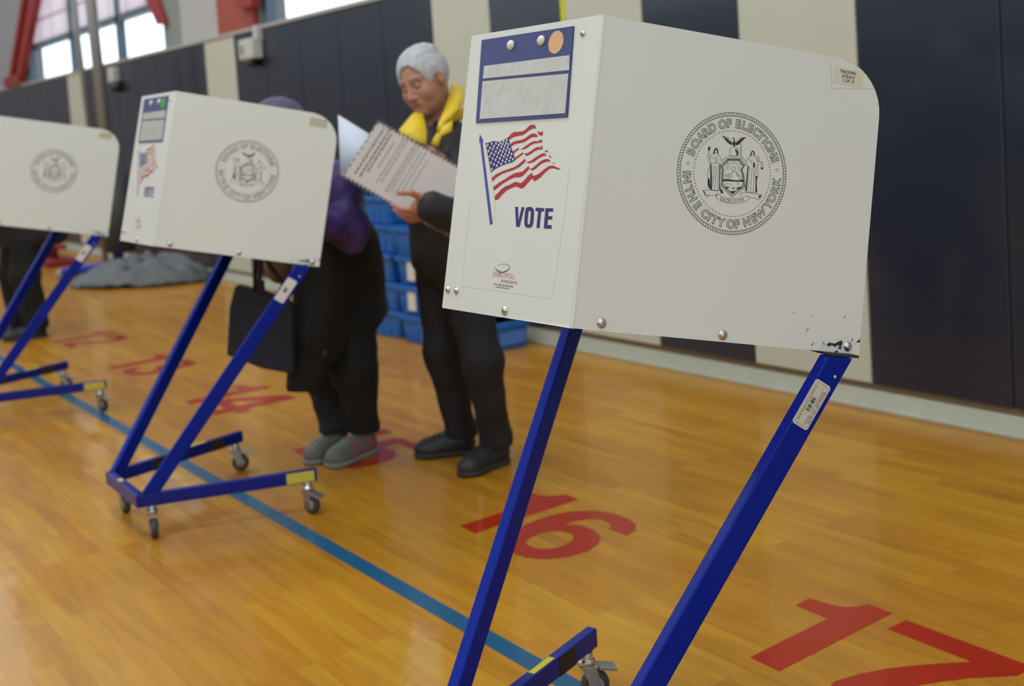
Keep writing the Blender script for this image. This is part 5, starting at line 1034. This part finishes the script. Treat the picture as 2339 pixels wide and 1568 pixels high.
# ------------------------------------------------------------ person cut by the left edge
def third():
    B_ = A3(-8.62, 1.86, 0); w = lambda x, y, z: B_+A3(x, y, z)
    hc = w(-.05, -.28, 1.36); H = Head(hc, (-.1, -.8, -.55)); neck = w(-.03, -.17, 1.24); chest = w(0, -.08, 1.1); pel = w(0, .1, .86)
    J = dict(shL=w(.19, -.12, 1.18), elL=w(.26, -.2, .93), wrL=w(.12, -.42, .98), shR=w(-.2, -.12, 1.18), elR=w(-.26, -.2, .93), wrR=w(-.12, -.42, .98), hiL=w(.09, .1, .82), knL=w(.11, .05, .45), anL=w(.10, .1, .1), hiR=w(-.09, .1, .82), knR=w(-.1, .02, .45), anR=w(-.11, .05, .1))
    g_ = lambda k: J[k]
    S = SDF(*bounds([hc, pel]+list(J.values()), .2), .012, [(hc-.12, hc+.12, .005)])
    H.build(S, neck, .05); S.path([neck, chest, pel], [.07, .11, .12], k=.05); S.cap(g_('shL'), g_('shR'), .055, k=.04)
    for q in 'LR':
        S.path([g_('sh'+q), g_('el'+q), g_('wr'+q)], [.048, .04, .028]); S.path([g_('hi'+q), g_('kn'+q), g_('an'+q)], [.08, .055, .04], k=.03)
        wr = g_('wr'+q); pm = wr+A3(0, -.05, -.01); hand(S, wr, pm, [[pm+A3(.03-.02*i, -.035, 0), pm+A3(.03-.02*i, -.06, -.01), pm+A3(.03-.02*i, -.075, -.03)] for i in range(4)], [pm+A3(.035, .0, 0), pm+A3(.045, -.03, -.01)])
    body = S.mesh('person', ['skin', 'lip', 'brow'], None, region=H.region)
    tag(body, 'dark dressed person mostly hidden behind the farthest booth at the left edge', 'person'); hair(H, 'hair', body, 'hair_dark', res=.005)
    S = SDF(*bounds([neck, pel]+[J[k] for k in J if k[:2] in ('sh', 'el', 'wr')], .22), .01)
    S.path([neck, chest, pel], [.1, .19, .2], k=.06); S.cap(pel, pel+A3(0, .02, -.12), .2, .21, k=.05); S.cap(pel+A3(.05, .1, .1), w(.22, .25, .74), .12, .1, k=.06)
    for q in 'LR': S.path([g_('sh'+q), g_('el'+q), g_('wr'+q)], [.09, .075, .055], k=.04)
    S.cut(w(0, 0, .62), (0, 0, -1), .01); S.wrinkle(.006, 16); S.mesh('coat', ['coat_grey'], body)
    S = SDF(*bounds([J[k] for k in J if k[:2] in ('hi', 'kn', 'an')], .22), .01)
    for q in 'LR': S.path([g_('hi'+q), g_('kn'+q), g_('an'+q)], [.11, .1, .085], k=.03)
    S.cut(w(0, 0, .07), (0, 0, -1), .004); S.wrinkle(.006, 20); S.mesh('trousers', ['coat'], body)
    shoe('shoe', w(.10, .17, 0), w(.08, -.12, 0), body, 'shoe_black'); shoe('shoe', w(-.11, .12, 0), w(-.14, -.17, 0), body, 'shoe_black')
third()

# ------------------------------------------------------------ crates
def crate(loc, rz, sx, sy, sz, lab_w, label, lit):
    root = empty('storage_crate', loc, rz); tag(root, label, 'crate', 'blue plastic crates stacked by the wall')
    mb = MB(); w, d = sx/2, sy/2; k = .93
    mb.hexa([(-w*k, -d*k, 0), (w*k, -d*k, 0), (w*k, d*k, 0), (-w*k, d*k, 0), (-w, -d, sz-.03), (w, -d, sz-.03), (w, d, sz-.03), (-w, d, sz-.03)], 'crate')
    mb.build('crate_body', root, .008)
    mb = MB(); mb.box((-w-.012, -d-.012, sz-.03), (w+.012, d+.012, sz), 'crate'); mb.box((-w+.03, -d+.03, sz-.001), (w-.03, d-.03, sz+.0), 'crate'); mb.build('crate_lid', root, .006)
    mb = MB()
    for i in range(-3, 4): mb.box((i*w/3.6-.006, -d*.985, .02), (i*w/3.6+.006, -d*.90, sz-.04), 'crate')
    mb.build('rib', root)
    if lit: mb = MB(); mb.box((w*.97, -d*.8, .03), (w*.99, d*.8, sz-.05), 'crate_lit'); mb.build('side_panel', root)  # thin slab painting the lit side lighter, not a separate crate part
    for (x, y0, z, ww, hh) in lab_w:
        mb = MB(); mb.box((x, -d-.006, z), (x+ww, -d-.003, z+hh), 'label_w') if y0 == 0 else mb.box((w+.0, x, z), (w+.006, x+ww, z+hh), 'label_w'); mb.build('paper_label', root)
cx0, cy0 = -6.42, 3.70
base_ = (-6.7077, 3.6000, -0.0154)
hs = .178
for i in range(5):
    crate((-6.50+.015*(i % 2), 3.72, i*hs), .10-.04*(i % 3), .56, .42, hs-.004, [] if i != 1 else [(.02, 0, .06, .05, .05)], 'blue crate in the tall stack behind the man, %s' % ['bottom one', 'second from the bottom', 'middle one', 'second from the top', 'topmost one'][i], False)
for i in range(4):
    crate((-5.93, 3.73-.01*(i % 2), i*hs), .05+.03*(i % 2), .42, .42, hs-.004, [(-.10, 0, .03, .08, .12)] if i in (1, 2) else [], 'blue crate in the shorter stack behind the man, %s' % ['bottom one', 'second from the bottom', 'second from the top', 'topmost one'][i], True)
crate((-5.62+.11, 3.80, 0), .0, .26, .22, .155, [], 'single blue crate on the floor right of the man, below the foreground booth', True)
# ------------------------------------------------------------ crumpled grey cloth
N = 70; rng = random.Random(5); vs = []; fs = []
for i in range(N):
    for j in range(N):
        x = (i/(N-1)-.5)*2; y = (j/(N-1)-.5)*2; r = min(1, math.sqrt(x*x*.9+y*y*.9)); 
        h = (1-r**4)*.2*(1+.25*x)+.08*(1-r)*abs(math.sin(5*x+3*y+2*math.sin(4*y)))+.05*math.sin(9*x-6*y+2*math.sin(7*x))*(1-r)**.5+.03*math.sin(15*y+8*x)*(1-r)**.5
        vs.append((x*1.0, y*.42, max(0.004, h)))
for i in range(N-1):
    for j in range(N-1):
        a = i*N+j; x = ((i+.5)/(N-1)-.5)*2; y = ((j+.5)/(N-1)-.5)*2
        if x*x+y*y < 1.06: fs.append((a, a+N, a+N+1, a+1))
mb = MB(); mb.add(vs, fs, 'tarp', True); o = mb.build('cloth_heap'); o.location = (-10.80, 3.45, .004); o.rotation_euler = (0, 0, .75); o.scale = (.68, .9, .85)
sd_ = o.modifiers.new('t', 'SOLIDIFY'); sd_.thickness = .006; sd_.offset = 1
tag(o, 'crumpled grey cloth heap on the floor under the middle booth', 'cloth')
# posts
def post(label, cat, x0, y0, x1, z1, r, mname, pad, base):
    root = empty('sports_post', (0, 0, 0)); tag(root, label, cat)
    mb = MB(); mb.tube([(x0, y0, .04), (x1, y0, z1)], r, mname, 16); mb.build('pole', root)
    if pad:
        mb = MB(); mb.tube([(x0+.09, y0, .25), (x0+.1, y0, 1.0)], [.15, .13], 'sleeve_grey', 16); mb.build('padded_sleeve', root)
    if base:
        mb = MB(); mb.tube([(x0-.35, y0-.45, .06), (x0, y0-.05, .11), (x0+.12, y0, .30)], .05, 'blue_stand', 12); mb.tube([(x0, y0-.05, .11), (x0+.6, y0-.1, .06)], .045, 'blue_stand', 12); mb.build('base_foot', root)
        mb = MB(); mb.lathe((x0-.35, y0-.47, .05), (1, 0, 0), [(-.03, .05), (.03, .05)], 'hub'); mb.build('foot_wheel', root)
    rebase(root, (x0, y0, 0))
post('thicker steel post with a blue foot and dark padding, standing left of the middle booth', 'post', -11.62, 3.5, -11.98, 5.5, .055, 'steel_pole', True, True)
post('thinner steel post beside the padded post, left of the middle booth', 'post', -12.05, 3.5, -12.72, 5.5, .028, 'steel_pole', False, False)
root = empty('red_stand', (0, 0, 0)); tag(root, 'red metal stand on the floor seen below the farthest booth', 'stand')
mb = MB(); mb.tube([(-13.6, 3.4, .03), (-13.6, 3.4, .75)], .03, 'red_stand', 10); mb.build('upright', root)
mb = MB(); mb.box((-13.95, 3.2, 0), (-13.2, 3.55, .06), 'red_stand'); mb.tube([(-13.9, 3.4, .06), (-13.6, 3.4, .2), (-13.2, 3.4, .22)], .03, 'red_stand', 8); mb.build('foot', root)
rebase(root, (-13.6, 3.4, 0))

# ------------------------------------------------------------ light and camera
sc = bpy.context.scene
w = bpy.data.worlds.new('daylight'); sc.world = w; w.use_nodes = True
bg = w.node_tree.nodes['Background']
tcw = w.node_tree.nodes.new('ShaderNodeTexCoord'); dt = w.node_tree.nodes.new('ShaderNodeVectorMath'); dt.operation = 'DOT_PRODUCT'; dt.inputs[1].default_value = (-.93, .35, .08)
mr = w.node_tree.nodes.new('ShaderNodeMapRange'); mr.interpolation_type = 'SMOOTHSTEP'
for i_, v_ in ((1, .84), (2, .96), (3, 1.62), (4, 3.4)): mr.inputs[i_].default_value = v_
w.node_tree.links.new(tcw.outputs['Generated'], dt.inputs[0]); w.node_tree.links.new(dt.outputs['Value'], mr.inputs[0]); w.node_tree.links.new(mr.outputs[0], bg.inputs[1])
bg.inputs[0].default_value = (.88, .965, 1, 1); bg.inputs[1].default_value = 1.62
def area(name, loc, rot, sx, sy, power, col=(1, 1, 1)):
    l = bpy.data.lights.new(name, 'AREA'); l.shape = 'RECTANGLE'; l.size = sx; l.size_y = sy; l.energy = power; l.color = col
    o = bpy.data.objects.new(name, l); C.objects.link(o); o.location = loc; o.rotation_euler = rot; return o
for i, (x, y) in enumerate(((-2, 0.5), (-7, 0.5), (-12, .5))):
    area('overhead_fill', (x, y, 6.5), (0, 0, 0), 1.2, 1.2, 110, (1, .95, .85))  # added soft fill from above, no fixtures seen
cam = bpy.data.cameras.new('camera'); co = bpy.data.objects.new('camera', cam); C.objects.link(co); sc.camera = co
cam.sensor_width = 36; cam.lens = 40.9553; cam.shift_x = 0.00441; cam.shift_y = -0.14754; cam.clip_start = .05; cam.clip_end = 200
R_, U_, F_ = ((0.582211, 0.810426, -0.065113), (-0.015100, 0.090850, 0.995750), (-0.812897, 0.578754, -0.065131))
co.matrix_world = Matrix(((R_[0], U_[0], -F_[0], 0), (R_[1], U_[1], -F_[1], 0), (R_[2], U_[2], -F_[2], 1.33), (0, 0, 0, 1)))
cam.dof.use_dof = True; cam.dof.focus_distance = 2.0; cam.dof.aperture_fstop = 3.6
sc.view_settings.view_transform = 'Standard'; sc.view_settings.look = 'None'; sc.view_settings.exposure = -.58; sc.view_settings.gamma = 1
sc.cycles.max_bounces = 6; sc.cycles.caustics_reflective = False; sc.cycles.caustics_refractive = False
